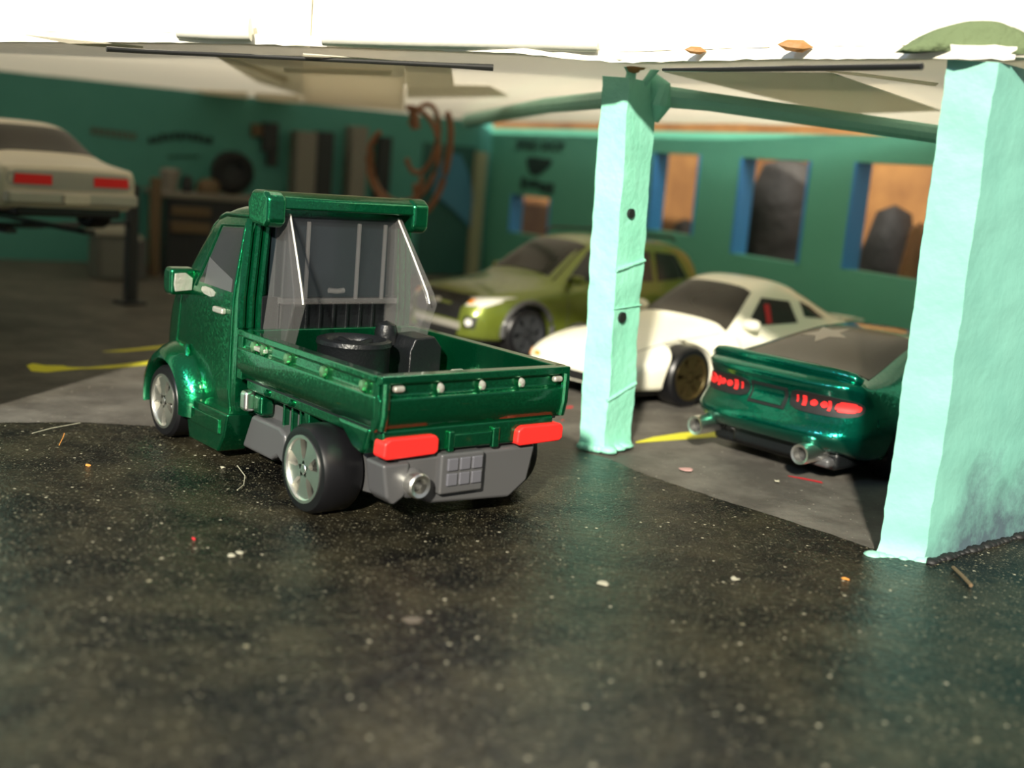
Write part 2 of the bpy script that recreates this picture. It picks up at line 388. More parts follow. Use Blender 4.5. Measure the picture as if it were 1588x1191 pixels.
def disc(a, b, r, n=14): return [(a + r * math.cos(2 * math.pi * i / n), b + r * math.sin(2 * math.pi * i / n)) for i in range(n)]

#SETTING
# ------------------------------------------------ setting: floor, walls, roof
Cn = Vector((-1.5, 44.0, 0))                         # back corner of the room
E1 = Vector((-.876, -.482, 0)).normalized()          # along the left-hand wall, from the corner
E2 = Vector((.482, -.876, 0)).normalized()           # along the window wall, from the corner
def P2(v, z): return (v.x, v.y, z)
# inner floor
fl = MB()
fl.add([(-30, 10, -.04), (30, 10, -.04), (30, 60, -.04), (-30, 60, -.04), (-30, 10, -.3), (30, 10, -.3), (30, 60, -.3), (-30, 60, -.3)],
    [(0, 1, 2, 3), (7, 6, 5, 4), (0, 4, 5, 1), (1, 5, 6, 2), (2, 6, 7, 3), (3, 7, 4, 0)])
floor = fl.build('floor', M['conc'], smooth=False); struct(floor)
# black outer slab with a ragged edge
edge = [(-20, 14.9), (-12, 15.1), (-6.92, 15.54), (-5.9, 15.95), (-5.1, 16.06), (-2.5, 16.3), (.99, 16.84), (1.5, 16.45), (1.95, 15.7), (2.7, 14.85), (3.6, 13.95), (4.32, 13.13), (4.9, 12.95), (6.6, 14.4), (9.5, 17.0), (20, 26.2)]
pts = []
for i in range(len(edge) - 1):
    a, b_ = Vector((*edge[i], 0)), Vector((*edge[i + 1], 0)); n = max(2, int((b_ - a).length / .09))
    for k in range(n):
        p = a.lerp(b_, k / n); q = noise.noise_vector(p * 3.1) * .05 + noise.noise_vector(p * 11) * .03
        pts.append((p.x + q.x, p.y + q.y))
pts.append(edge[-1])
poly = [(20, -12), ] + pts[::-1] + [(-20, -12)]
mbs = MB(); mbs.prism(poly[::-1], 'z', -.04, 0.0)
slab = mbs.build('floor_outer', M['asph'], smooth=False); struct(slab)
# painted marks on the floor
def mark(name, m, pts, w0=.1):
    P = [at(x, y, z=-.034) for x, y, *_ in pts]; W = [q[2] if len(q) > 2 else w0 for q in pts]; vs = []
    for i, p in enumerate(P):
        vs += [p + Vector((0, W[i], 0)), p - Vector((0, W[i], 0))]
    n = len(P); vs2 = vs + [v - Vector((0, 0, .006)) for v in vs]; fs = []
    for i in range(n - 1): fs += [(2 * i, 2 * i + 1, 2 * i + 3, 2 * i + 2)]
    o = MB().add(vs2, fs + [tuple(a + 2 * n for a in f[::-1]) for f in fs]).build(name, m, floor); return o
mark('painted_line', M['yellow'], [(46, 565, .12), (60, 571, .3), (85, 572, .35), (100, 572, .2), (130, 571, .08), (180, 568, .2), (235, 562, .28), (300, 556, .25)])
mark('painted_line', M['yellow'], [(160, 545, .03), (200, 543, .18), (260, 537, .25)])
mark('painted_line', M['yellow'], [(986, 686, .04), (1015, 681, .16), (1060, 676, .24), (1110, 672, .26), (1160, 668, .2)])
mark('painted_mark', M['redm'], [(1222, 738, .02), (1245, 742, .05), (1275, 748, .05)])
mark('painted_mark', M['redm'], [(876, 632, .06), (888, 631, .1)])
mark('painted_mark', M['redm'], [(870, 652, .03), (874, 651, .05)])

# left-hand wall (far side of the room)
T = .5
def wall_prism(a, b_, z0, z1, thick_dir, name, m):
    q = [a, b_, b_ + thick_dir * T, a + thick_dir * T]
    return MB().prism([(p.x, p.y) for p in q], 'z', z0, z1).build(name, m, smooth=False)
wl_ = wall_prism(Cn, Cn + E1 * 30, -.04, 5.62, -E2, 'wall_left', mat('teal_room_paint', (0.06, 0.27, 0.225), .6, var=(.35, .6, (0.085, 0.32, 0.27)))); struct(wl_)
# window wall with openings: (s0, s1, z0, z1) along E2 from the corner
def s_at(px, off=0.0):
    k = (px - 794) / F_PX      # intersect view ray with the wall line (top view)
    d = FW * F_PX + RT * (px - 794) + UP * 330
    # solve C + t d on line Cn + s E2
    det = d.x * (-E2.y) + E2.x * d.y
    No = Vector((-E2.y, E2.x, 0)); No = No if No.x > 0 else -No; Co = Cn + No * off
    t = (Co.x * (-E2.y) + E2.x * Co.y) / det
    return ((Vector((d.x * t, d.y * t, 0)) - Co).dot(E2))
def z_on(px, py, off=0.0):
    d = FW * F_PX + RT * (px - 794) - UP * (py - 595.5)
    det = d.x * (-E2.y) + E2.x * d.y
    No = Vector((-E2.y, E2.x, 0)); No = No if No.x > 0 else -No; Co = Cn + No * off
    t = (Co.x * (-E2.y) + E2.x * Co.y) / det
    return CZ + d.z * t
TH = .42   # window wall thickness
wins = []
for (a, b_, yt, yb) in [(797, 858, 305, 366), (1013, 1084, 238, 362), (1148, 1256, 247, 404), (1326, 1452, 254, 430)]:
    wins.append((s_at(a), s_at(b_), z_on((a + b_) / 2, yb), z_on((a + b_) / 2, yt)))
ztop = 5.42
ops = sorted(wins)
wb = bpy.data.objects.new('wall_back', None); COL.objects.link(wb); struct(wb)
def wbox(mb, s0, s1, z0, z1, t0=0.0, t1=TH):
    N_ = Vector((-E2.y, E2.x, 0))     # outward, away from the room
    if N_.dot(Vector((1, 1, 0))) < 0: N_ = -N_
    q = [Cn + E2 * s0 + N_ * t0, Cn + E2 * s1 + N_ * t0, Cn + E2 * s1 + N_ * t1, Cn + E2 * s0 + N_ * t1]
    mb.prism([(p.x, p.y) for p in q], 'z', z0, z1); return mb
mbw = MB(); prev = 0.0
for (s0, s1, z0, z1) in ops:
    wbox(mbw, prev, s0, -.04, ztop)
    wbox(mbw, s0, s1, z1, ztop)
    if z0 > 0: wbox(mbw, s0, s1, -.04, z0)
    prev = s1
wbox(mbw, prev, 30, -.04, ztop)
bpy.data.objects.remove(wb)
wb = mbw.build('wall_back', M['wallg'], smooth=False); struct(wb)
for i, (s0, s1, z0, z1) in enumerate(wins):
    m_ = MB(); t_ = .05
    wbox(m_, s0 - .02, s0 + t_, z0, z1, -.03, TH + .05)
    wbox(m_, s1 - t_, s1 + .02, z0, z1, -.03, TH + .05)
    f_ = m_.build('window_%d' % (i + 1), M['blue'], smooth=False); struct(f_)
# right-hand wing wall: hand-cut foam board with a rough edge
def rough_board(name, corners, z0, z1, m, amp, cuts=(26, 34), base_flare=0, lean=(0, 0)):
    a, b_, c, d = [Vector((*p, 0)) for p in corners]    # quad footprint, counter-clockwise
    bm = bmesh.new(); nz = cuts[1]
    ring = []
    for p, q in ((a, b_), (b_, c), (c, d), (d, a)):
        n = max(3, int((q - p).length / ((z1 - z0) / nz) * .8)); n = min(n, cuts[0])
        for k in range(n): ring.append((p.lerp(q, k / n), k == 0))
    rows = []
    cen = (a + b_ + c + d) / 4
    for j in range(nz + 1):
        t = j / nz; z = z0 + (z1 - z0) * t; row = []
        for (p, corner) in ring:
            x = Vector((p.x, p.y, z)) + Vector((lean[0], lean[1], 0)) * t
            nn = noise.noise_vector(Vector((p.x * 1.6, p.y * 1.6, z * 2.2))) * amp
            if corner: nn += noise.noise_vector(Vector((p.x * 5, p.y * 5, z * 6))) * amp * .7
            out = (p - cen).normalized(); fl_ = base_flare * max(0, 1 - t * nz / 2.2) ** 2
            x += Vector((nn.x, nn.y, 0)) + out * fl_
            if j == nz: x.z += nn.z
            row.append(bm.verts.new(x))
        rows.append(row)
    n = len(ring)
    for j in range(nz):
        for k in range(n): bm.faces.new((rows[j][k], rows[j][(k + 1) % n], rows[j + 1][(k + 1) % n], rows[j + 1][k]))
    bm.faces.new(rows[-1]); bm.faces.new(rows[0][::-1])
    me = bpy.data.meshes.new(name); bm.to_mesh(me); bm.free(); me.materials.append(m)
    bm = bmesh.new(); bm.from_mesh(me); bmesh.ops.recalc_face_normals(bm, faces=bm.faces)
    for f in bm.faces: f.smooth = True
    for e in bm.edges: e.smooth = not (len(e.link_faces) == 2 and e.calc_face_angle(0) > R(40))
    bm.to_mesh(me); bm.free()
    o = bpy.data.objects.new(name, me); COL.objects.link(o); return o
wr = rough_board('wall_right', [(4.84, 12.8), (9.6, 17.0), (9.15, 17.45), (4.36, 12.95)], -.02, 5.5, M['mint3'], .022, (60, 60), .07, (-.06, -.05)); struct(wr)
# lumpy paint skirt at the wall foot
def blobs(name, m, spots, parent=None):
    b = MB()
    for (x, y, z, r, fz) in spots:
        n = 8; vs = []; 
        for j in range(1, 5):
            for k in range(n):
                a = 2 * math.pi * k / n; ph = math.pi * j / 5
                rr = r * math.sin(ph) * (1 + .3 * random.random()); vs.append((x + rr * math.cos(a), y + rr * math.sin(a), z + r * fz * math.cos(ph)))
        vs += [(x, y, z + r * fz), (x, y, z - r * fz)]
        fs = [(j * n + k, j * n + (k + 1) % n, (j + 1) * n + (k + 1) % n, (j + 1) * n + k) for j in range(3) for k in range(n)]
        fs += [(k, (k + 1) % n, 32) for k in range(n)] + [(24 + k, 24 + (k + 1) % n, 33) for k in range(n)]
        b.add(vs, fs)
    return b.build(name, m, parent, angle=180)
sp = [(4.28 + .55 * i / 5 + random.uniform(-.04, .04), 12.9 - .06 * i / 5 + random.uniform(-.04, .04), .0, random.uniform(.05, .12), .5) for i in range(6)]
blobs('paint_drip', M['mint'], sp, wr)
sp = [(4.9 + 1.9 * i / 22, 12.78 + 1.68 * i / 22, .0, random.uniform(.04, .08), .7) for i in range(23)]
blobs('dark_seam', M['blackrim'], sp, wr)

# wall section just left of the picture that shades the left bay
wfl = wall_prism(Vector((-7.6, 15.9, 0)), Vector((-30, 14.5, 0)), -.04, 5.05, Vector((0, 1, 0)), 'wall_front_left', M['mint']); struct(wfl)

# ---- small free pillar with a notched face
pil = rough_board('support_pillar', [(1.44, 16.86), (1.87, 17.36), (1.56, 17.7), (1.07, 17.05)], 0, 5.36, M['mint2'], .022, (14, 90), .05, (-.17, .0))
tag(pil, 'narrow free-standing mint painted pillar between the truck and the green coupe', 'pillar')
pr = MB()
dF = Vector((.43, .50, 0)).normalized(); nF = Vector((dF.y, -dF.x, 0))
def pface(t, z, o=.0): return Vector((1.44 - .17 * z / 5.36, 16.86, 0)) + dF * t + nF * o + Vector((0, 0, z))
def ridge(z0, z1, r=.03):
    return MB().tube([pface(t, z0 + (z1 - z0) * t / .66, .012) for t in (-.02, .2, .4, .55, .66)], [r * .8, r, r * .7, r, r * .8], 6)
b = ridge(2.68, 2.82, .035); b.build('paint_ridge', M['mint2'], pil)
b = ridge(.78, .98, .035); b.build('paint_ridge', M['mint2'], pil)
b = ridge(2.12, 2.16, .012); b.build('paint_ridge', M['mint2'], pil)
for (px, py, r, z_hole) in [(977, 331, .075, 3.5), (963, 492, .085, 2.0)]:
    d = FW * F_PX + RT * (px - 794) - UP * (py - 595.5)
    p0 = pface(0, z_hole); t = (p0 - CC).dot(nF) / d.dot(nF); h = CC + d * t
    vs = []; n = 12
    for k in range(n):
        a = 2 * math.pi * k / n; rr = r * (1 + .08 * math.sin(2 * a + 1))
        vs.append(h + dF * (rr * math.cos(a) * .9) + Vector((0, 0, rr * math.sin(a))) + nF * .04)
    vs += [v - nF * .1 for v in vs]
    MB().add(vs, [tuple(range(n)), tuple(range(n, 2 * n))[::-1]] + [(k, (k + 1) % n, n + (k + 1) % n, n + k) for k in range(n)]).build('round_hole', M['blackrim'], pil)
sp = [(1.12 + .06 * i, 16.98 - .02 * i, .03, .08, .8) for i in range(5)] + [(1.5, 16.9, .03, .13, .5), (1.66, 17.1, .03, .12, .4), (1.75, 17.2, .05, .13, .35)]
blobs('paint_drip', M['mint2'], sp, pil)
blobs('glue_blob', M['rust'], [(1.32, 16.86, 5.52, .1, 1), (1.4, 16.9, 5.56, .09, 1)], pil)

# beams from the pillar head
def beam(name, pts, r, m, label):
    o = MB().tube(pts, r, 10).build(name, m); tag(o, label, 'beam'); return o
beam('roof_beam', [(1.5, 17.5, 5.2), (2.5, 17.5, 5.17), (5.8, 17.5, 4.99), (8.2, 17.3, 4.86)], [.17, .135, .135, .135], M['mint'], 'green round roof beam running right from the free-standing pillar over the teal coupe')
beam('roof_beam', [(1.35, 17.6, 5.14), (.2, 22, 5.17), (-2.0, 36, 5.3)], [.13, .14, .2], M['mint'], 'green roof beam running left from the pillar head towards the far corner')
bk = MB().tube([(1.62, 17.38, 5.42), (1.75, 17.36, 5.3), (1.78, 17.36, 5.05), (1.74, 17.4, 4.82)], [.1, .17, .17, .05], 10).build('bracket', M['mint2'], pil)
MB().tube([(1.28, 17.0, 5.2), (1.3, 17.0, 5.45), (1.22, 16.95, 5.55)], [.09, .07, .06], 8).build('bracket', M['mint2'], pil)
MB().tube([(1.5, 17.2, 5.3), (1.66, 17.1, 5.56)], [.05, .06], 8).build('bracket', M['mint2'], pil)

# ---- roof: sagging sheet, front edge follows pillars
front = [(-30, 16.8, 4.9), (-16, 16.4, 4.75), (-9, 16.2, 4.98), (-6.95, 16.1, 5.11), (-5.2, 16.2, 5.26), (-3.8, 16.3, 5.36), (-.35, 15.9, 5.49), (1.05, 16.05, 5.5), (3.04, 13.93, 5.52), (4.34, 12.72, 5.52), (4.95, 12.8, 5.56)]
def ceil_z(x, y):
    # blend of the sagging front edge into the level back
    fz = front[0][2]
    for i in range(len(front) - 1):
        if front[i][0] <= x <= front[i + 1][0]:
            u = (x - front[i][0]) / (front[i + 1][0] - front[i][0]); fz = front[i][2] * (1 - u) + front[i + 1][2] * u
    if x > front[-1][0]: fz = 5.56
    k = min(1, max(0, (y - 16) / 12)); k = k * k * (3 - 2 * k)
    return fz * (1 - k) + 5.6 * k
def fy(x):
    for i in range(len(front) - 1):
        if front[i][0] <= x <= front[i + 1][0]:
            u = (x - front[i][0]) / (front[i + 1][0] - front[i][0]); return front[i][1] * (1 - u) + front[i + 1][1] * u
    return 12.5 + (x - 4.95) * .88 if x > 4.95 else 16.4
def by(x):    # back edge: left wall line, then stops short of the window wall (open slit)
    if x < -3.2: return 44 + (x + 1.5) * .55 + .3
    if x < 9.2: return min(43.6, 44 - (x + 1.5) * 1.817 - 1.3 * (1 - max(0, x - 5) / 4.2 * .9)) 
    return 44 - (x + 1.5) * 1.817
def roof(name, dz, m, th):
    NX, NY = 120, 30; vs = []; fs = []
    for i in range(NX + 1):
        x = -30 + 44 * i / NX
        y0, y1 = fy(x), max(by(x), fy(x) + .2)
        for j in range(NY + 1):
            t = j / NY; y = y0 + (y1 - y0) * t; z = ceil_z(x, y) + dz + .02 * noise.noise(Vector((x * .8, y * .8, dz)))
            vs.append((x, y, z))
    n = len(vs); vs += [(x, y, z + th) for x, y, z in vs]
    for i in range(NX):
        for j in range(NY):
            a = i * (NY + 1) + j; fs += [(a, a + NY + 1, a + NY + 2, a + 1), (a + n, a + 1 + n, a + NY + 2 + n, a + NY + 1 + n)]
    for i in range(NX):
        a = i * (NY + 1); fs.append((a, a + n, a + NY + 1 + n, a + NY + 1)); a += NY; fs.append((a, a + NY + 1, a + NY + 1 + n, a + n))
    for j in range(NY):
        a = j; fs.append((a, a + 1, a + 1 + n, a + n)); a = NX * (NY + 1) + j; fs.append((a, a + n, a + 1 + n, a + 1))
    return MB().add(vs, fs).build(name, m, angle=60)
ceil = roof('ceiling', 0, M['sheet'], .10); struct(ceil)
# strips of paper and tape stuck under the ceiling, plus two pale ones for a lit slit
def strip(name, m, quad, dz=-.03, parent=None, label=None):
    P = []
    for (x, y) in quad:
        p = at(x, y, z=5.4)
        for _ in range(12): p = at(x, y, z=ceil_z(p.x, p.y) + dz)
        P.append(p)
    n = 5; vs = []; top = []
    for j in range(n + 1):
        for i in range(n + 1):
            u, v = i / n, j / n; p = (P[0] * (1 - u) + P[1] * u) * (1 - v) + (P[3] * (1 - u) + P[2] * u) * v
            vs.append(p)
    N = len(vs); vs += [v + Vector((0, 0, .012)) for v in vs]
    fs = [(j * (n + 1) + i, j * (n + 1) + i + 1, (j + 1) * (n + 1) + i + 1, (j + 1) * (n + 1) + i) for j in range(n) for i in range(n)]
    fs += [tuple(a + N for a in f[::-1]) for f in fs]
    bd = [i for i in range(n)] + [j * (n + 1) + n for j in range(n)] + [n * (n + 1) + i for i in range(n, 0, -1)] + [j * (n + 1) for j in range(n, 0, -1)]
    fs += [(bd[(i + 1) % len(bd)], bd[i], bd[i] + N, bd[(i + 1) % len(bd)] + N) for i in range(len(bd))]
    o = MB().add(vs, fs).build(name, m, ceil, smooth=False)
    if label: o['label'] = label
    return o
strip('paper_strip', M['paper'], [(470, 84), (627, 96), (627, 172), (470, 160)], -.16, label='large cream paper patch hanging under the ceiling')
strip('paper_strip', M['paper'], [(440, 106), (607, 111), (606, 118), (440, 113)], -.2)
strip('tape_strip', M['tape'], [(627, 95), (700, 106), (705, 134), (627, 130)], -.06)
strip('tape_strip', M['tape'], [(330, 85), (470, 88), (470, 148), (400, 128)], -.08)
strip('paper_strip', M['paper'], [(340, 90), (352, 88), (452, 122), (440, 126)], -.12)
strip('paper_strip', M['paper'], [(40, 55), (222, 73), (222, 78), (120, 70)], -.05)
strip('paper_strip', M['paper'], [(300, 140), (384, 143), (386, 156), (330, 150)], -.04)  # pale strip put in for light coming through a slit at the wall top
strip('paper_strip', M['paper'], [(392, 144), (468, 148), (468, 160), (400, 156)], -.04)  # second pale strip painting the same lit slit
strip('tape_strip', M['tape'], [(630, 131), (760, 134), (790, 150), (630, 152)], -.04)
strip('paper_strip', M['paper'], [(1280, 111), (1330, 114), (1455, 130), (1450, 134)], -.05)
strip('tape_strip', M['tape'], [(1030, 112), (1290, 114), (1460, 172), (1300, 178)], -.08)
# wires laid under the front of the roof
def roofwire(px, label, r=.045):
    P = []
    for (x, y) in px:
        p = at(x, y, z=5.2)
        for _ in range(14): p = at(x, y, z=ceil_z(p.x, p.y) - .2)
        P.append(p)
    o = MB().tube(P, r, 8).build('black_wire', M['wire']); tag(o, label, 'wire'); return o
roofwire([(165, 76), (230, 80), (450, 90), (690, 101), (765, 105)], 'long thin black wire pinned under the front edge of the roof above the truck', [.035, .03, .028, .032, .045])
roofwire([(1028, 108), (1120, 108), (1300, 105), (1430, 103)], 'short black wire under the roof between the pillar and the right wall', [.02, .03, .036, .036])

# ---- upper storey front of white card above the roof edge
def fascia(name, m, pts, zt, back, top):
    vs = []; n = len(pts)
    for (x, y, z) in pts:
        vs += [(x, y + back, z + zt), (x, y + back, z + top), (x + .1, y + back + .25, z + top), (x + .1, y + back + .25, z + zt)]
    fs = [(4 * i + k, 4 * i + (k + 1) % 4, 4 * i + 4 + (k + 1) % 4, 4 * i + 4 + k) for i in range(n - 1) for k in range(4)] + [(0, 1, 2, 3), (4 * n - 4, 4 * n - 1, 4 * n - 2, 4 * n - 3)]
    o = MB().add(vs, fs).build(name, m, smooth=False); return struct(o)
fascia('wall_front', M['card'], front + [(10, 17.0, 5.56)], .14, .25, 1.7)
# card edging strip on the roof lip, with rough torn edge
vs = []; fs = []; L_ = []
for i in range(len(front) - 1):
    a, b_ = Vector(front[i]), Vector(front[i + 1]); n = max(2, int((b_ - a).length / .12))
    L_ += [a.lerp(b_, k / n) for k in range(n)]
L_.append(Vector(front[-1]))
for i, p in enumerate(L_):
    j1 = noise.noise(p * 7) * .02; j2 = noise.noise(p * 5 + Vector((9, 0, 0))) * .03
    vs += [p + Vector((0, -.05 + j2, -.03 + j1)), p + Vector((0, -.07 + j2, .10 + j2)), p + Vector((0, .28, .13)), p + Vector((0, .28, .0))]
n = len(L_)
fs = [(4 * i + k, 4 * i + (k + 1) % 4, 4 * i + 4 + (k + 1) % 4, 4 * i + 4 + k) for i in range(n - 1) for k in range(4)] + [(0, 1, 2, 3), (4 * n - 4, 4 * n - 1, 4 * n - 2, 4 * n - 3)]
lip = MB().add(vs, fs).build('trim_2', M['card'], smooth=False); struct(lip)
# card tab and ledges on the upper storey
def cardbox(name, px0, px1, py0, py1, Y, dep, m, label):
    a, b_ = at(px0, py1, Y=Y), at(px1, py0, Y=Y)
    o = MB().box(a.x, b_.x, Y, Y + dep, min(a.z, b_.z), max(a.z, b_.z)).build(name, m, smooth=False, bev=.01); return tag(o, label, 'card')
wf = bpy.data.objects['wall_front']
def cardpart(name, px0, px1, py0, py1, Y, dep):
    a, b_ = at(px0, py1, Y=Y), at(px1, py0, Y=Y)
    return MB().box(a.x, b_.x, Y, Y + dep, min(a.z, b_.z), max(a.z, b_.z)).build(name, M['card'], wf, smooth=False, bev=.01)
cardpart('card_tab', 386, 486, -60, 66, 16.38, .05)
def roll(px, Y, r):
    P = [at(x, y, Y=Y) + Vector((0, r, r)) for x, y in px]; MB().tube(P, r, 20).build('card_roll', M['card'], wf, angle=60)
roll([(496, 69), (650, 73), (800, 76), (925, 79)], 15.75, .16); roll([(270, 58), (330, 61), (384, 62)], 16.0, .15)
# mossy mound on the right corner of the roof
vs = []; n = 26; fs = []
for i in range(n + 1):
    u = i / n; p = at(1392, 80, Y=12.86).lerp(at(1640, 86, Y=12.86), u)
    h = .34 * math.sin(math.pi * min(1, u * 1.02)) ** .8
    for k in range(9):
        a = math.pi * k / 8; vs.append(p + Vector((0, -.13 * math.cos(a), h * math.sin(a) + .02 * noise.noise(p * 6 + Vector((k, 0, 0))))))
fs = [(i * 9 + k, i * 9 + (k + 1) % 9, (i + 1) * 9 + (k + 1) % 9, (i + 1) * 9 + k) for i in range(n) for k in range(9)]
mo = MB().add(vs, fs).build('foam_mound', M['moss'], angle=180); mo.parent = ceil
for (x, y, Y, s_, lab) in [(1232, 71, 13.8, .09, 'dark brown chip on the roof edge between the pillar and the foam mound'), (1078, 78, 14.9, .06, 'small brown chip on the roof edge just right of the pillar')]:
    p = at(x, y, Y=Y); o = MB().lathe([(.001, -s_ * 2.2), (s_ * .7, -s_), (s_ * .8, s_), (.001, s_ * 2.4)], (p.x, p.y, p.z), 'x', 7).build('bark_chip', M['rust']); tag(o, lab, 'chip')
# ================================================ the pickup truck (front: +x, left: +y)
truck = thing('pickup_truck', 'metallic green toy mini pickup truck with open bed, chrome wheels and clear roll hoop', 'toy truck', (-.3621, 12.7714, 0), 2.2775)
G = M['candy']
def rbox(name, x0, x1, y0, y1, z0, z1, m, parent, bev=.03, seg=3):
    return MB().box(min(x0, x1), max(x0, x1), min(y0, y1), max(y0, y1), min(z0, z1), max(z0, z1)).build(name, m, parent, bev=bev, seg=seg)
# cab body, stations back -> front
def cs(zb, zbelt, yb, zr, yr):   # bottom, belt height, half width, roof height, roof half width
    zm = min(zbelt, zr - .02); return [(0, zb), (yb - .08, zb), (yb, zb + .12), (yb, (zb + zm) / 2), (yb - .01, zm), (yr, zr - .10), (yr - .16, zr), (yr * .45, zr + .03), (0, zr + .04)]
cab_st = [(3.28, cs(.62, 2.08, 1.27, 3.24, 1.08)), (3.36, cs(.55, 2.08, 1.28, 3.28, 1.10)), (3.9, cs(.50, 2.08, 1.28, 3.26, 1.10)), (4.35, cs(.50, 2.08, 1.28, 3.12, 1.09)),
    (4.62, cs(.50, 2.07, 1.28, 2.88, 1.10)), (4.95, cs(.52, 2.05, 1.28, 2.42, 1.16)), (5.20, cs(.55, 1.95, 1.27, 2.03, 1.20)), (5.36, cs(.6, 1.6, 1.25, 1.70, 1.20)), (5.46, cs(.66, 1.2, 1.22, 1.32, 1.16)), (5.52, cs(.7, .95, 1.15, 1.05, 1.08))]
cab = Body(cab_st, G, truck, arches=[(4.93, .50, .56, .85, 1.9)], sub=3, creases={1: .6, 4: .45, 5: .35, 'end': .75, ('s', 1): .5}, name='cab_body')
cab.patch('side_window', 'L', [(4.46, 2.18), (3.48, 2.16), (3.40, 2.98), (4.10, 2.93)], M['glass'], off=.006)
cab.patch('side_window', 'R', [(4.46, 2.18), (3.48, 2.16), (3.40, 2.98), (4.10, 2.93)], M['glass'], off=.006)
cab.patch('windshield', 'F', [(-1.05, 2.1), (1.05, 2.1), (.92, 2.98), (-.92, 2.98)], M['glass'], off=.006)
cab.patch('window_glare_print', 'L', [(4.30, 2.18), (3.52, 2.16), (3.54, 2.32), (4.30, 2.52)], M['greyp'], off=.012, lab='worn grey lower corner of the side glass')  # grey patch paints glare onto the glass
# drip rail over the door, door seam ridges, rear corner ribs
def wrap(name, body, view, pts, r, m, parent=truck, off=.0):
    P = []
    for i in range(len(pts) - 1):
        for k in range(6):
            u = k / 6; P.append((pts[i][0] * (1 - u) + pts[i + 1][0] * u, pts[i][1] * (1 - u) + pts[i + 1][1] * u))
    P.append(pts[-1]); Q = []
    for a, b_ in P:
        h, n_ = body.pt(view, a, b_); Q.append(h + n_ * off)
    return MB().tube(Q, r, 6).build(name, m, parent, angle=80)
for sd_ in ('L', 'R'):
    wrap('window_rail', cab, sd_, [(5.18, 1.95), (5.0, 2.28), (4.72, 2.70), (4.42, 3.0), (4.1, 3.10), (3.4, 3.13)], .035, G)
    wrap('window_edge', cab, sd_, [(4.56, 2.12), (4.15, 2.96), (3.42, 3.01)], .022, G)
    wrap('door_seam', cab, sd_, [(3.46, 3.05), (3.44, 2.1), (3.44, .62)], .028, G)
    wrap('door_seam', cab, sd_, [(4.95, 1.95), (5.05, 1.25)], .018, G)
for sg in (1, -1):
    for i, yy in enumerate((1.17, 1.06, .95)):
        P = [(3.27 - .02 * i, sg * (yy + .07 * (1 if z_ < 2.1 else (3.1 - z_) - .0)), z_) for z_ in (1.75, 2.1, 2.5, 2.9, 3.1)]
        MB().tube(P, .05, 8).build('corner_rib', G, truck)
# rear wall: black ribbed grille under clear pane
rbox('back_panel', 3.18, 3.30, -1.02, 1.02, 1.1, 2.16, M['blackp'], truck, .02)
for i in range(9):
    y = -.8 + i * .2; rbox('grille_rib', 3.12, 3.2, y - .022, y + .022, 1.25, 2.08, M['blackp'], truck, .015)
rbox('rear_glass', 3.12, 3.26, -.90, .90, 2.14, 3.16, M['rglass'], truck, .02)
rbox('clear_pane', 2.99, 3.05, -.84, .84, 2.10, 3.2, M['pane'], truck, .015)
for y in (.52, -.22, -.62):
    rbox('pane_rib', 2.95, 3.0, y - .022, y + .022, 2.14, 3.12, M['clear'], truck, .012)
rbox('pane_foot', 2.93, 3.08, -.86, .86, 2.08, 2.16, M['clear'], truck, .015)
MB().tube([(2.95, .2, 2.26), (2.94, .08, 2.25), (2.95, -.02, 2.26)], .035, 8).build('hood_catch', M['clear'], truck)
# clear roll hoop fins
for sg in (1, -1):
    yt, ym, yb_ = .80, .93, .88
    prof = [(3.12, 3.22), (2.95, 3.22), (2.36, 2.30), (2.30, 2.16), (2.62, 1.34), (3.12, 1.34)]
    vs = []
    for (x, z) in prof:
        t = max(0, min(1, (3.22 - z) / 1.0)); yc = yt + (ym - yt) * t; hw = .06 + .085 * t
        rear = x < 3.0
        vs += [(x, sg * (yc - hw * (.28 if rear else 1)), z), (x, sg * (yc + hw * (.9 if rear else 1)), z)]
    n = 6
    fs = [tuple(2 * i for i in range(n)), tuple(2 * i + 1 for i in range(n))[::-1]] + [(2 * i, 2 * i + 1, (2 * i + 3) % (2 * n), (2 * i + 2) % (2 * n)) for i in range(n)]
    MB().add(vs, fs).build('roll_hoop_fin', M['clear'], truck, bev=.022, seg=2)
    MB().tube([(2.96, sg * yt, 3.2), (2.66, sg * (yt + .06), 2.76), (2.37, sg * (ym - .01), 2.31), (2.31, sg * ym, 2.17)], .013, 8).build('fin_edge', M['edge'], truck, angle=80)  # thin pale tube paints the highlight on the fin
# spoiler / roof visor: long bar with downturned ends
sp_prof = [(2.82, 3.26), (2.84, 3.40), (2.95, 3.46), (3.30, 3.46), (3.36, 3.38), (3.36, 3.24)]
MB().prism(sp_prof, 'y', -1.0, 1.0).build('roof_spoiler', G, truck, bev=.03, seg=3)
for sg in (1, -1):
    b = MB(); y0, y1 = sg * .93, sg * 1.19
    b.prism([(2.80, 3.10), (2.80, 3.40), (2.92, 3.48), (3.24, 3.47), (3.36, 3.32), (3.30, 3.06), (2.88, 3.03)], 'y', min(y0, y1), max(y0, y1))
    b.build('spoiler_end', G, truck, bev=.08, seg=4)
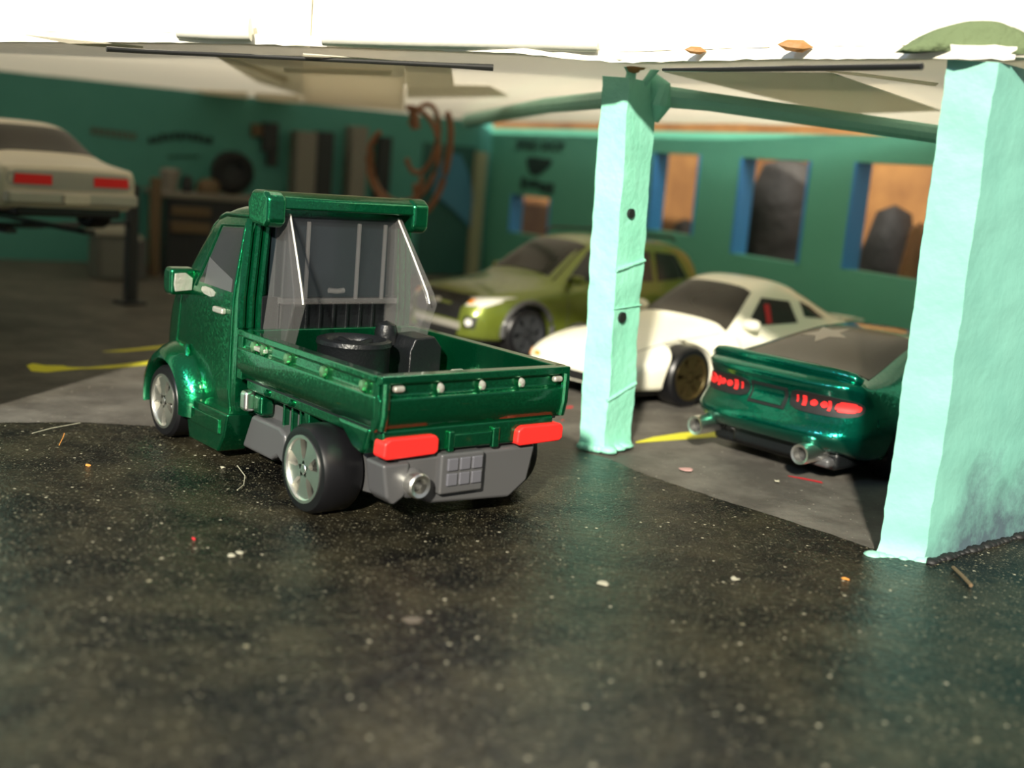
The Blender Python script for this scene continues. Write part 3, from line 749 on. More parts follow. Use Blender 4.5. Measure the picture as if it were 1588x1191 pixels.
# mirror, handle, flare, step
def mirror(sg):
    vs = [(4.9, sg * 1.26, 2.0), (4.9, sg * 1.26, 2.3), (4.55, sg * 1.28, 2.28), (4.55, sg * 1.28, 2.0)]
    b = MB(); b.prism([(4.66, 1.98), (4.66, 2.32), (4.86, 2.34), (4.92, 2.26), (4.92, 2.04), (4.84, 1.96)], 'y', min(sg * 1.2, sg * 1.56), max(sg * 1.2, sg * 1.56))
    mm = b.build('mirror', G, truck, bev=.06, seg=3)
    b = MB(); b.prism([(sg * 1.27, 2.04), (sg * 1.50, 2.02), (sg * 1.52, 2.12), (sg * 1.51, 2.26), (sg * 1.36, 2.27), (sg * 1.26, 2.20)], 'x', 4.635, 4.68)
    b.build('mirror_glass', M['silver'], mm, bev=.01)
mirror(1); mirror(-1)
for sg in (1, -1):
    h = rbox('door_handle', 3.62, 3.90, sg * 1.26, sg * 1.335, 1.86, 1.94, M['silver'], truck, .025)
# worn silver patch under the window
cab.patch('paint_chip', 'L', [(4.36, 2.05), (3.98, 2.02), (3.95, 2.13), (4.36, 2.15)], M['silver'], off=.008, round_=1)
def flare(sg):
    b = MB(); n = 26; prof = [(0, -.12), (.0, .20), (.04, .25), (.13, .22), (.22, .10), (.28, -.04), (.26, -.14)]
    vs = []; 
    for i in range(n + 1):
        a = R(-12 + 200 * i / n)
        for dr, dy in prof:
            r_ = .535 + dr; vs.append((4.93 + r_ * math.cos(a), sg * (1.30 + dy * .95), .51 + r_ * math.sin(a)))
    m_ = len(prof); fs = [(i * m_ + k, i * m_ + (k + 1) % m_, (i + 1) * m_ + (k + 1) % m_, (i + 1) * m_ + k) for i in range(n) for k in range(m_)]
    fs += [tuple(range(m_)), tuple(range(n * m_, n * m_ + m_))[::-1]]
    b.add(vs, fs); b.build('fender_flare', G, truck, angle=50)
flare(1); flare(-1)
MB().tube([(4.66, 1.30, 1.30), (4.56, 1.33, 1.14), (4.48, 1.36, .92)], [.03, .05, .03], 8).build('flare_ridge', G, truck)
for sg in (1, -1):
    b = MB(); y0, y1 = sg * 1.0, sg * 1.40
    b.prism([(3.22, .66), (4.38, .66), (4.46, .58), (4.30, .12), (3.46, .12), (3.30, .36)], 'y', min(y0, y1), max(y0, y1)); st_ = b.build('side_step', G, truck, bev=.03)
    rbox('step_panel', 3.42, 4.22, sg * 1.39, sg * 1.425, .36, .56, G, st_, .02)
    rbox('side_lamp', 2.95, 3.12, sg * 1.14, sg * 1.30, .74, 1.0, M['chrome'], truck, .05)
    rbox('lamp_bracket', 2.74, 2.95, sg * 1.0, sg * 1.2, .72, .98, G, truck, .05)
# ---- bed
def side(sg):
    # cross-section (y,z): recessed groove under the top rail, sloped panel
    Y = lambda q: sg * q
    pr_ = [(1.20, 1.15), (1.235, 1.14), (1.30, 1.20), (1.335, 1.30), (1.335, 1.52), (1.29, 1.56), (1.29, 1.66), (1.345, 1.68), (1.345, 1.755), (1.19, 1.755)]
    q = [(Y(a), b_) for a, b_ in pr_]
    s_ = MB().prism(q, 'x', .06, 3.16).build('side_board', G, truck, bev=.015)
    for x in (2.74, 2.5, 1.92, 1.11, .30):
        c = MB().lathe([(.001, -.05), (.035, -.05), (.05, -.01), (.045, .02), (.001, .045)], (0, 0, 0), 'y', 12)
        o = c.build('hook', M['bead'], s_); o.location = (x, sg * 1.335, 1.60); o.rotation_euler = (0, 0, 0 if sg > 0 else math.pi); o.scale = (.9, 1, 1.35)
    o = rbox('latch', 2.45, 2.78, sg * 1.28, sg * 1.35, 1.56, 1.62, M['silver'], s_, .02)
side(1); side(-1)
tg_prof = [(.12, 1.15), (.06, 1.14), (.0, 1.20), (-.035, 1.30), (-.035, 1.50), (.01, 1.54), (.01, 1.65), (-.045, 1.67), (-.045, 1.755), (.12, 1.755)]
tg = MB().prism(tg_prof, 'y', -1.325, 1.325).build('tailgate', G, truck, bev=.015)   # prism 'y' takes (x,z)
for y in (.56, -.01, -.58):
    c = MB().lathe([(.001, -.05), (.035, -.04), (.045, .0), (.001, .04)], (0, 0, 0), 'x', 12).build('hook', M['silver'], tg); c.location = (-.03, y, 1.60); c.scale = (1, .85, 1.3)
for y in (1.10, -1.13):
    rbox('latch', -.075, .0, y - .07, y + .07, 1.58, 1.65, M['silver'], tg, .03)
for y in (1.26, -1.26):
    MB().tube([(-.0, y, 1.18), (-.035, y, 1.35), (-.035, y, 1.68)], .05, 10).build('corner_post', G, tg)
rbox('bed_front', 3.06, 3.18, -1.32, 1.32, 1.13, 1.755, G, truck, .02)
rbox('bed_floor', .05, 3.15, -1.24, 1.24, 1.12, 1.22, M['blackp'], truck, .01)
for i in range(11):
    y = -1.0 + .2 * i; rbox('floor_rib', .15, 3.0, y - .03, y + .03, 1.21, 1.245, G, truck, .01)
# under-bed frame and rear valance
rbox('side_rail', .1, 3.1, 1.0, 1.22, 1.0, 1.14, G, truck, .03); rbox('side_rail', .1, 3.1, -1.22, -1.0, 1.0, 1.14, G, truck, .03)
for x in (2.55, 1.95):
    for sg in (1, -1): MB().lathe([(.001, -.02), (.05, -.02), (.045, .03), (.001, .05)], (x, sg * 1.22, 1.06), 'y', 12).build('rivet', G, truck)
for x in (2.4, 2.2, 2.0, 1.8): rbox('frame_rib', x, x + .04, .98, 1.06, .62, 1.02, G, truck, .01)
for sg in (1, -1):
    MB().prism([(.55, 1.14), (.95, 1.14), (.55, .86), (.38, .82), (.30, .88), (.22, 1.14)], 'y', min(sg * 1.02, sg * 1.26), max(sg * 1.02, sg * 1.26)).build('rear_fender', G, truck, bev=.05, seg=3)
    MB().prism([(1.60, 1.14), (1.78, 1.14), (1.66, .86), (1.58, .84)], 'y', min(sg * 1.0, sg * 1.2), max(sg * 1.0, sg * 1.2)).build('fender_stay', G, truck, bev=.03)
val = rbox('rear_valance', .02, .22, -1.18, 1.22, .88, 1.16, G, truck, .03)
rbox('plate_recess', -.015, .04, -.24, .30, .90, 1.06, G, val, .02)
rbox('plate_post', -.03, .04, .30, .38, .86, 1.1, G, val, .02); rbox('plate_post', -.03, .04, -.34, -.24, .86, 1.1, G, val, .02)
for (y0, y1) in ((.53, 1.25), (-1.29, -.58)):
    q = [(y0, .90), (y0, 1.04), (y0 + .05, 1.085), (y1 - .08, 1.085), (y1 - .01, 1.04), (y1, .88), (y1 - .05, .855), (y0 + .05, .865)]
    MB().prism(q, 'x', -.06, .16).build('tail_light', M['red'], truck, bev=.03, seg=3)
# chassis, tank, exhaust
def chassis():
    P = [(.12, .84), (.12, .52), (.3, .34), (.9, .27), (4.4, .22), (5.3, .3), (5.45, .5), (5.45, .8), (4.2, .86), (.12, .86)]
    return MB().prism(P, 'y', -.98, .98).build('chassis', M['greyp'], truck, bev=.05, seg=3)
ch = chassis()
MB().prism([(1.0, .62), (.55, .28), (-.6, .22), (-.86, .40), (-.95, .84), (1.0, .84)], 'x', .02, .5).build('rear_skid', M['greyp'], ch, bev=.05)
MB().lathe([(.001, .0), (.13, .0), (.17, .03), (.20, .25), (.001, .25)], (-.02, .82, .56), 'x', 24).build('muffler_end', M['greyp'], ch)
MB().prism([(1.22, .80), (1.15, .42), (1.05, .33), (.90, .42), (.86, .80)], 'x', -.02, .35).build('skid_side', M['greyp'], ch, bev=.04)
rbox('louvre_block', -.08, .2, -.10, .50, .40, .86, M['greyp'], ch, .03)
lou = ch
for i in range(3):
    for k in range(2):
        y = .35 - i * .17; z = .50 + k * .17; rbox('louvre', -.105, -.06, y - .07, y + .07, z, z + .14, mat('louvre_grey', (.10, .10, .115), .35) if i == 0 and k == 0 else bpy.data.materials['louvre_grey'], ch, .012)
ex = MB().lathe([(.085, -.06), (.125, -.07), (.14, -.05), (.14, .02), (.11, .14), (.10, .5), (.085, .5), (.085, -.06)], (-.1, .82, .56), 'x', 28).build('exhaust_pipe', M['chrome'], truck)
MB().lathe([(.001, 0), (.084, 0), (.084, .02), (.001, .02)], (-.05, .82, .56), 'x', 20).build('exhaust_bore', M['blackrim'], ex)
MB().prism([(2.12, .34), (2.20, .62), (2.34, .68), (3.05, .68), (3.28, .22), (2.5, .22), (2.36, .30), (2.24, .24)], 'y', .9, 1.16).build('fuel_tank', M['greyp'], truck, bev=.05, seg=3)
rbox('engine_block', 2.0, 3.3, -.9, .9, .3, 1.0, M['blackp'], truck, .05)
add_wheels(truck, [(1.10, 1.28, .506, .5), (1.10, -1.28, .506, .5), (4.93, 1.30, .49, .40), (4.93, -1.30, .49, .40)], M['chrome'], 5)
# load in the bed, cast with it: spare wheel drum, box and knob
dr = MB().lathe([(.001, -.28), (.43, -.28), (.45, -.2), (.45, .16), (.47, .20), (.46, .25), (.40, .27), (.36, .25), (.33, .2), (.30, .12), (.001, .12)], (2.22, .24, 1.50), 'z', 40).build('spare_wheel', M['blackp'], truck)
MB().lathe([(.001, -.05), (.10, -.05), (.09, .06), (.001, .08)], (2.22, .24, 1.66), 'z', 16).build('hub', M['blackp'], dr)
for i in range(5):
    a = i * 2 * math.pi / 5; MB().tube([(2.22 + .08 * math.cos(a), .24 + .08 * math.sin(a), 1.68), (2.22 + .34 * math.cos(a), .24 + .34 * math.sin(a), 1.70)], .04, 6).build('spoke', M['blackp'], dr)
MB().prism([(-.42, 1.22), (-.42, 1.62), (-.50, 1.78), (-.80, 1.80), (-.92, 1.66), (-.92, 1.22)], 'x', 1.95, 2.45).build('tool_box', M['blackp'], truck, bev=.03)
MB().lathe([(.001, -.2), (.14, -.16), (.15, .0), (.12, .09), (.001, .14)], (2.45, -.38, 1.80), 'z', 18).build('round_cap', M['blackp'], truck)
MB().lathe([(.001, -.1), (.16, -.1), (.18, .0), (.001, .04)], (2.75, -.2, 1.62), 'z', 18).build('round_cap', M['blackp'], truck)
for (x, y, l_) in [(1.75, -1.0, .16), (1.1, -.5, .05)]:
    rbox('bare_metal_rivet', x, x + l_ * .5, y - l_, y + l_ * .2, 1.24, 1.40, M['silver'], truck, .03)

# ================================================ generic coupe shapes
def car_root(name, label, cat, X, Y, yaw, s, z=-.04, group=None):
    o = thing(name, label, cat, (X, Y, z), yaw, group); o.scale = (s, s, s); return o

# ---- teal-green coupe seen from behind
fd = car_root('sports_coupe', 'metallic dark teal toy sports coupe seen from behind, with twin chrome exhausts', 'toy car', 3.72, 16.80, .7357, 1.065)
A = M['candy2']
fst = [(-.02, sec(.50, .95, 1.02, .6, .85, 1.0, 1.20, .8, 1.25, 1.26)), (.06, sec(.42, 1.15, 1.30, .62, .98, 1.22, 1.36, 1.0, 1.42, 1.43)), (.22, sec(.38, 1.25, 1.38, .62, 1.0, 1.26, 1.38, 1.05, 1.46, 1.47)),
    (.40, sec(.34, 1.28, 1.40, .6, 1.02, 1.28, 1.34, 1.08, 1.42, 1.44)), (.9, sec(.30, 1.3, 1.43, .6, 1.04, 1.27, 1.36, 1.03, 1.52, 1.55)), (1.5, sec(.26, 1.32, 1.45, .6, 1.05, 1.25, 1.36, .94, 1.70, 1.74)),
    (2.2, sec(.24, 1.30, 1.42, .6, 1.02, 1.22, 1.34, .86, 1.86, 1.90)), (3.0, sec(.24, 1.28, 1.38, .6, 1.0, 1.20, 1.30, .84, 1.90, 1.94)), (3.6, sec(.24, 1.28, 1.38, .6, .98, 1.20, 1.26, .84, 1.80, 1.85)),
    (4.3, sec(.24, 1.28, 1.38, .6, .98, 1.20, 1.20, .95, 1.42, 1.46)), (4.8, sec(.24, 1.28, 1.40, .6, .98, 1.18, 1.14, .9, 1.20, 1.24)), (5.6, sec(.24, 1.25, 1.38, .6, .92, 1.15, 1.04, .85, 1.06, 1.10)), (6.4, sec(.26, 1.1, 1.24, .5, .7, 1.0, .84, .7, .86, .88)), (6.75, sec(.32, .8, .9, .45, .55, .75, .64, .5, .66, .68))]
def fd_warp(c):
    x, y, z = c; k = max(0, min(1, (.75 - x) / .75)); k = k * k * (3 - 2 * k)
    def bell(z0, w_): return math.exp(-((z - z0) / w_) ** 2)
    dx = -.17 * bell(.68, .17) - .10 * bell(1.36, .10) + .07 * bell(1.07, .12) + .13 * bell(.36, .10)
    dx += .26 * min(1.3, abs(y) / 1.3) ** 4
    return Vector((x + dx * k, y, z))
b1 = Body(fst, A, fd, warp=fd_warp, arches=[(1.45, .50, .56, .95, 1.9), (5.35, .50, .56, .95, 1.9)], creases={1: .4, 4: .3, 'end': .2, ('s', 2): .45}, name='body')
b1.patch('rear_window', 'T', [(.62, 1.12), (.62, -1.12), (2.25, -.80), (2.25, .80)], M['glassb'], n=14, k=14, off=.010)
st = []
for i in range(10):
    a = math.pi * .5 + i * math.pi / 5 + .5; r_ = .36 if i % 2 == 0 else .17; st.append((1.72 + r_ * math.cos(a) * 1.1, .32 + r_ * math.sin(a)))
b1.fan('star_print', 'T', st, M['sticker'], off=.018)  # paler star shape on the rear glass
for v in ('L', 'R'):
    b1.patch('side_window', v, [(1.9, 1.42), (4.1, 1.34), (3.55, 1.76), (2.3, 1.78)], M['glass'], n=12, k=6)
b1.patch('windshield', 'T', [(4.3, 1.05), (4.3, -1.05), (3.55, -.8), (3.55, .8)], M['glass'], n=10, k=10)
# deck spoiler
P = []
for i in range(25):
    y = -1.22 + 2.44 * i / 24; h, n_ = b1.pt('T', .16 + .16 * (abs(y) / 1.22) ** 3, y); P.append(h + Vector((0, 0, .035)))
o = MB().tube(P, [.05] + [.075] * 23 + [.05], 10).build('lip_spoiler', A, fd, angle=80)
# lamp clusters and red lens pieces
for sg in (1, -1):
    cl = b1.patch('lamp_housing', 'B', [(sg * .34, .93), (sg * 1.27, .93), (sg * 1.27, 1.18), (sg * .34, 1.22)], M['blackrim'], n=24, k=8, off=.012, round_=.6)
    wrapq = [(sg * .96, .99), (sg * 1.24, 1.0), (sg * 1.24, 1.14), (sg * .99, 1.15)]
    b1.patch('red_lens', 'B', wrapq, M['redl'], cl, n=10, k=6, off=.026, round_=1)
    for y in (.84, .70): b1.fan('red_lens', 'B', disc(sg * y, 1.07, .052, 10), M['redl'], cl, off=.03)
    b1.patch('red_lens', 'B', [(sg * .54, 1.0), (sg * .595, 1.0), (sg * .60, 1.15), (sg * .54, 1.15)], M['redl'], cl, n=2, k=5, off=.026)
    b1.patch('red_lens', 'B', [(sg * .45, 1.03), (sg * .47, 1.03), (sg * .475, 1.14), (sg * .45, 1.14)], M['redl'], cl, n=2, k=5, off=.026)
    b1.patch('red_lens', 'B', [(sg * .895, .99), (sg * .93, .99), (sg * .93, 1.14), (sg * .895, 1.14)], M['redl'], cl, n=2, k=5, off=.026)
b1.patch('plate_recess', 'B', [(-.30, .90), (.30, .90), (.30, 1.19), (-.30, 1.19)], M['blackrim'], n=8, k=8, off=.012)
b1.patch('number_plate', 'B', [(-.25, .93), (.25, .93), (.25, 1.15), (-.25, 1.15)], A, n=6, k=6, off=.035, lab='blank teal plate panel')
for y in (1.0, -.78):
    e = MB().lathe([(.10, -.17), (.135, -.18), (.14, -.12), (.135, .45), (.12, .5), (.09, .5), (.10, -.17)], (-.05, y, .42), 'x', 28).build('exhaust_pipe', M['chrome'], fd)
    e.rotation_euler = (0, R(-2), 0)
    MB().lathe([(.001, 0), (.10, 0), (.10, .02), (.001, .02)], (-.11, y, .42), 'x', 18).build('exhaust_bore', M['blackrim'], e)
b = MB().box(.25, 6.3, -1.05, 1.05, .18, .45).build('chassis', M['blackp'], fd, bev=.08)
MB().box(.12, .6, -.45, .6, .26, .5).build('diffuser', M['blackp'], fd, bev=.05)
MB().box(.12, .5, -1.0, -.72, .22, .36).build('muffler', M['greyp'], fd, bev=.06)
b1.patch('side_reflector', 'R', [(.55, .84), (.80, .84), (.80, .95), (.55, .95)], A, n=3, k=3, off=.015)
add_wheels(fd, [(1.45, 1.20, .5, .40), (1.45, -1.20, .5, .40), (5.35, 1.2, .48, .36), (5.35, -1.2, .48, .36)], M['dark'], 5)

# ---- white coupe, nose to the left
fc = car_root('sports_coupe', 'white toy sports coupe with bronze wheels, nose towards the truck, behind the narrow pillar', 'toy car', 6.72, 26.25, 3.870, 1.17)
W = M['white']
# x from tail (0) to nose (6.6)
wst = [(.0, sec(.45, .85, .95, .6, .8, .9, 1.0, .7, 1.02, 1.03)), (.15, sec(.35, 1.1, 1.22, .6, .9, 1.12, 1.16, .9, 1.18, 1.19)), (.7, sec(.27, 1.2, 1.32, .6, .95, 1.15, 1.18, .9, 1.26, 1.30)), (1.3, sec(.25, 1.2, 1.34, .6, .97, 1.14, 1.18, .84, 1.52, 1.58)),
    (2.0, sec(.24, 1.2, 1.31, .6, .97, 1.12, 1.16, .78, 1.84, 1.90)), (2.6, sec(.24, 1.2, 1.30, .6, .97, 1.12, 1.14, .78, 1.92, 1.98)), (3.15, sec(.24, 1.2, 1.30, .6, .96, 1.12, 1.12, .78, 1.82, 1.88)), (3.75, sec(.24, 1.2, 1.30, .6, .95, 1.12, 1.10, .86, 1.40, 1.46)),
    (4.15, sec(.24, 1.2, 1.30, .6, .94, 1.12, 1.06, .86, 1.18, 1.22)), (4.8, sec(.24, 1.2, 1.32, .6, .92, 1.12, 1.0, .84, 1.06, 1.10)), (5.6, sec(.24, 1.2, 1.30, .58, .84, 1.08, .92, .8, .96, .98)), (6.25, sec(.26, 1.08, 1.2, .5, .66, 1.0, .74, .75, .78, .80)), (6.55, sec(.3, .85, .95, .44, .52, .8, .58, .6, .6, .62))]
b2 = Body(wst, W, fc, arches=[(1.45, .48, .55, .85, 1.9), (5.15, .48, .55, .85, 1.9)], creases={1: .4, 4: .35, 5: .2, 'end': .3}, name='body')
b2.patch('windshield', 'T', [(4.06, 1.02), (4.06, -1.02), (3.16, -.74), (3.16, .74)], M['glassb'], n=12, k=10)
b2.patch('rear_window', 'T', [(.85, .9), (.85, -.9), (1.9, -.74), (1.9, .74)], M['glass'], n=10, k=10)
for v in ('L', 'R'):
    wd_ = b2.patch('side_window', v, [(3.55, 1.22), (2.2, 1.25), (2.28, 1.60), (3.0, 1.66)], M['blackrim'], n=10, k=6, off=.008)
    b2.patch('seat', v, [(3.06, 1.25), (2.92, 1.25), (2.86, 1.55), (3.0, 1.55)], M['seat'], wd_, n=3, k=3, off=.016)
    b2.patch('quarter_window', v, [(1.95, 1.34), (1.35, 1.30), (1.65, 1.50), (1.95, 1.60)], M['glass'], n=6, k=4, off=.008)
for sg in (1, -1):
    o = MB().lathe([(.001, -.17), (.09, -.15), (.13, 0), (.10, .12), (.001, .16)], (0, 0, 0), 'y', 14).build('mirror', W, fc); o.location = (3.68, sg * 1.24, 1.27); o.scale = (.75, 1, .75)
    wrap('hood_seam', b2, 'T', [(4.2, sg * 1.02), (5.2, sg * .93), (6.0, sg * .86)], .008, M['greyp'], fc)
    wrap('door_seam', b2, 'L' if sg > 0 else 'R', [(3.95, 1.05), (3.93, .6), (3.9, .34)], .008, M['greyp'], fc)
    b2.patch('amber_marker', 'L' if sg > 0 else 'R', [(6.30, .60), (6.46, .57), (6.46, .51), (6.30, .53)], M['amber'], n=3, k=2)
    b2.patch('fog_lamp', 'F', [(sg * .55, .36), (sg * .85, .36), (sg * .84, .46), (sg * .55, .46)], M['lamp'], n=4, k=2)
    b2.patch('front_marker', 'F', [(sg * .70, .54), (sg * .86, .54), (sg * .86, .60), (sg * .70, .60)], M['amber'], n=3, k=2)
b2.patch('front_intake', 'F', [(-.5, .32), (.5, .32), (.5, .46), (-.5, .46)], M['blackrim'], n=6, k=3)
MB().box(.4, 6.1, -1.0, 1.0, .16, .4).build('chassis', M['blackp'], fc, bev=.06)
MB().prism([(0.05, 1.20), (-.05, 1.25), (.3, 1.30), (.45, 1.27)], 'y', -.98, .98).build('rear_wing', W, fc, bev=.01)
for sg in (1, -1): MB().box(.1, .4, sg * .8 - .03, sg * .8 + .03, 1.0, 1.26).build('wing_post', W, fc)
add_wheels(fc, [(1.45, 1.10, .48, .38), (1.45, -1.10, .48, .38), (5.15, 1.12, .48, .38), (5.15, -1.12, .48, .38)], M['bronze'], 6)

# ---- olive SUV
sv = car_root('suv', 'olive green toy suv parked behind the white coupe, facing the truck', 'toy car', 3.74, 29.73, 3.817, 1.075)
O = M['olive']
def ss(zb, w_, zs, ws, zr, wr_): return [(0, zb), (w_ - .1, zb), (w_, zb + .2), (w_, zs - .18), (ws, zs), (wr_, zr - .06), (wr_ * .6, zr), (0, zr + .02)]
sst = [(.0, ss(.5, 1.15, 1.35, 1.05, 1.6, .8)), (.12, ss(.42, 1.28, 1.42, 1.18, 2.05, .9)), (.5, ss(.38, 1.34, 1.48, 1.25, 2.36, .94)), (1.3, ss(.36, 1.36, 1.48, 1.26, 2.48, .96)), (2.4, ss(.36, 1.35, 1.46, 1.25, 2.50, .96)), (3.3, ss(.36, 1.35, 1.46, 1.25, 2.44, .95)),
    (3.9, ss(.36, 1.35, 1.45, 1.24, 2.14, .98)), (4.55, ss(.36, 1.35, 1.44, 1.22, 1.62, 1.05)), (5.0, ss(.36, 1.36, 1.40, 1.2, 1.50, 1.0)), (5.9, ss(.36, 1.34, 1.32, 1.14, 1.40, .95)), (6.3, ss(.38, 1.26, 1.22, 1.05, 1.28, .85)), (6.55, ss(.42, 1.05, .98, .9, 1.02, .7))]
b3 = Body(sst, O, sv, arches=[(1.35, .52, .60, .95, 1.9), (5.25, .52, .60, .95, 1.9)], creases={1: .5, 4: .4, 5: .3, 'end': .4}, name='body')
b3.patch('windshield', 'T', [(4.50, 1.1), (4.50, -1.1), (3.45, -.86), (3.45, .86)], M['glassb'], n=10, k=10)
for v in ('L', 'R'):
    b3.patch('side_window', v, [(4.2, 1.56), (3.0, 1.58), (2.95, 2.2), (3.5, 2.2)], M['glass'], n=8, k=6)
    b3.patch('side_window', v, [(2.85, 1.58), (1.75, 1.6), (1.75, 2.22), (2.8, 2.22)], M['glass'], n=6, k=6)
    b3.patch('side_window', v, [(1.6, 1.6), (.65, 1.68), (.95, 2.18), (1.6, 2.22)], M['glass'], n=6, k=6)
    wrap('door_seam', b3, v, [(4.25, 1.5), (4.22, .6)], .01, M['greyp'], sv)
b3.patch('grille', 'F', [(-.74, .74), (.74, .74), (.84, 1.22), (-.84, 1.22)], M['blackrim'], n=10, k=4, off=.015)
b3.patch('bumper_insert', 'F', [(-.80, .56), (.80, .56), (.8, .70), (-.8, .70)], M['silver'], n=10, k=3, off=.02)
b3.patch('lower_intake', 'F', [(-.7, .42), (.7, .42), (.75, .55), (-.75, .55)], M['blackrim'], n=10, k=3, off=.015)
for sg in (1, -1):
    v = 'L' if sg > 0 else 'R'
    hl = b3.patch('headlight', 'F', [(sg * .88, 1.03), (sg * 1.20, 1.07), (sg * 1.26, 1.24), (sg * .88, 1.19)], M['lamp'], n=6, k=4, off=.02)
    b3.patch('headlight_side', v, [(6.35, 1.02), (5.85, 1.16), (5.95, 1.22), (6.32, 1.18)], M['lamp'], hl, n=5, k=3, off=.02)
    b3.patch('turn_lamp', 'F', [(sg * .90, 1.07), (sg * 1.0, 1.08), (sg * 1.0, 1.16), (sg * .90, 1.15)], M['amber'], hl, n=3, k=3, off=.03)
    b3.patch('fog_lamp_bay', 'F', [(sg * .92, .60), (sg * 1.14, .62), (sg * 1.17, .86), (sg * .94, .84)], M['blackrim'], n=5, k=5, off=.015)
    b3.fan('fog_lamp', 'F', disc(sg * 1.04, .73, .07, 10), M['lamp'], off=.03)
    for cx in (1.35, 5.25):
        P = [(cx + .64 * math.cos(R(a)), sg * 1.345, .52 + .64 * math.sin(R(a))) for a in range(-5, 186, 10)]
        MB().tube(P, .055, 8).build('arch_trim', M['greyp'], sv)
    o = MB().lathe([(.001, -.14), (.1, -.12), (.12, 0), (.1, .12), (.001, .14)], (0, 0, 0), 'y', 14).build('mirror', O, sv); o.location = (4.05, sg * 1.36, 1.62); o.scale = (.7, 1.2, .8)
    MB().tube([(.8, sg * .82, 2.48), (1.0, sg * .86, 2.56), (3.0, sg * .86, 2.56), (3.2, sg * .84, 2.46)], .03, 6).build('roof_rail', M['blackp'], sv)
b3.patch('emblem', 'F', [(-.1, 1.0), (.1, 1.0), (.1, 1.08), (-.1, 1.08)], M['silver'], n=3, k=3, off=.03, round_=1)
MB().box(.3, 6.2, -1.1, 1.1, .26, .6).build('chassis', M['blackp'], sv, bev=.06)
add_wheels(sv, [(1.35, 1.15, .52, .38), (1.35, -1.15, .52, .38), (5.25, 1.17, .52, .38), (5.25, -1.17, .52, .38)], M['dark'], 6)

# ---- cream muscle car up on the lift
mc = car_root('muscle_car', 'cream toy muscle car seen from behind, raised on the dark lift at the left', 'toy car', -8.62, 22.4, 2.411, 1.0, 2.07)
C = M['cream']
mst = [(-.02, sec(.55, 1.1, 1.2, .66, 1.02, 1.15, 1.10, .9, 1.14, 1.15)), (.06, sec(.45, 1.25, 1.36, .66, 1.08, 1.28, 1.22, 1.0, 1.26, 1.27)), (.5, sec(.36, 1.3, 1.42, .64, 1.06, 1.30, 1.26, 1.05, 1.32, 1.33)), (1.0, sec(.34, 1.3, 1.44, .64, 1.05, 1.28, 1.28, .98, 1.42, 1.44)),
    (1.7, sec(.34, 1.3, 1.43, .64, 1.05, 1.25, 1.30, 1.02, 1.80, 1.84)), (2.2, sec(.34, 1.3, 1.42, .64, 1.04, 1.23, 1.28, 1.02, 2.02, 2.08)), (3.2, sec(.34, 1.3, 1.42, .64, 1.02, 1.2, 1.25, 1.0, 2.02, 2.08)), (3.9, sec(.34, 1.3, 1.42, .64, 1.0, 1.2, 1.2, .95, 1.5, 1.55)),
    (4.3, sec(.34, 1.3, 1.42, .64, 1.0, 1.2, 1.15, 1.0, 1.24, 1.28)), (5.5, sec(.34, 1.3, 1.40, .64, .96, 1.2, 1.08, 1.0, 1.14, 1.18)), (6.7, sec(.4, 1.2, 1.32, .6, .9, 1.15, .98, .9, 1.0, 1.02)), (6.8, sec(.5, 1.0, 1.1, .6, .8, 1.0, .88, .8, .9, .92))]
b4 = Body(mst, C, mc, arches=[(1.35, .5, .56, .95, 1.9), (5.3, .5, .56, .95, 1.9)], creases={1: .4, 4: .5, 'end': .5, ('s', 1): .3}, name='body')
b4.patch('rear_window', 'T', [(1.05, 1.0), (1.05, -1.0), (1.98, -.86), (1.98, .86)], M['glassb'], n=10, k=8)
lb = b4.patch('tail_panel', 'B', [(-1.26, .82), (1.26, .82), (1.26, 1.16), (-1.26, 1.16)], mat('tail_grey', (.36, .35, .30), .4), n=16, k=5, off=.01, round_=.4)
for sg in (1, -1): b4.patch('tail_light', 'B', [(sg * .42, .90), (sg * 1.14, .90), (sg * 1.12, 1.08), (sg * .42, 1.08)], M['redl'], lb, n=8, k=3, off=.025)
bp_ = MB().box(-.16, .1, -1.30, 1.30, .54, .78).build('rear_bumper', mat('bumper_grey', (.42, .40, .34), .45, .3), mc, bev=.06)
MB().box(-.22, -.15, -.26, .26, .55, .75).build('number_plate', M['cream'], bp_, bev=.03)['label'] = 'plain cream plate'
MB().box(.05, 6.4, -1.05, 1.05, .3, .6).build('chassis', M['blackp'], mc, bev=.06)
for v in ('L', 'R'): b4.patch('side_window', v, [(1.9, 1.40), (3.9, 1.32), (3.4, 1.74), (2.3, 1.78)], M['glass'], n=8, k=5)
add_wheels(mc, [(1.35, 1.15, .5, .42), (1.35, -1.15, .5, .42), (5.3, 1.15, .48, .38), (5.3, -1.15, .48, .38)], M['dark'], 5)
# the lift itself
lf = thing('car_lift', 'dark two-post toy car lift holding up the cream muscle car', 'lift', (-8.62, 22.4, -.04), 2.411)
for sg in (1, -1):
    MB().box(.8, 5.9, sg * .8 - .12, sg * .8 + .12, 2.02, 2.105).build('lift_arm', M['dark'], lf, bev=.02)
MB().box(3.2, 3.5, -1.0, 1.7, 1.92, 2.02).build('cross_beam', M['dark'], lf, bev=.02)
q = lf.matrix_basis.inverted() @ at(205, 330, Y=28.5)
MB().box(q.x - .13, q.x + .13, q.y - .13, q.y + .13, 0, 2.9).build('lift_post', M['dark'], lf, bev=.03)
MB().box(q.x - .3, q.x + .3, q.y - .3, q.y + .3, 0, .08).build('foot_plate', M['dark'], lf, bev=.02)
MB().tube([(3.35, -.9, 1.97), (q.x, q.y, 1.97)], .06, 6).build('lift_arm', M['dark'], lf)
MB().box(3.2, 3.5, 1.5, 1.8, 0, 2.9).build('lift_post', M['dark'], lf, bev=.03)

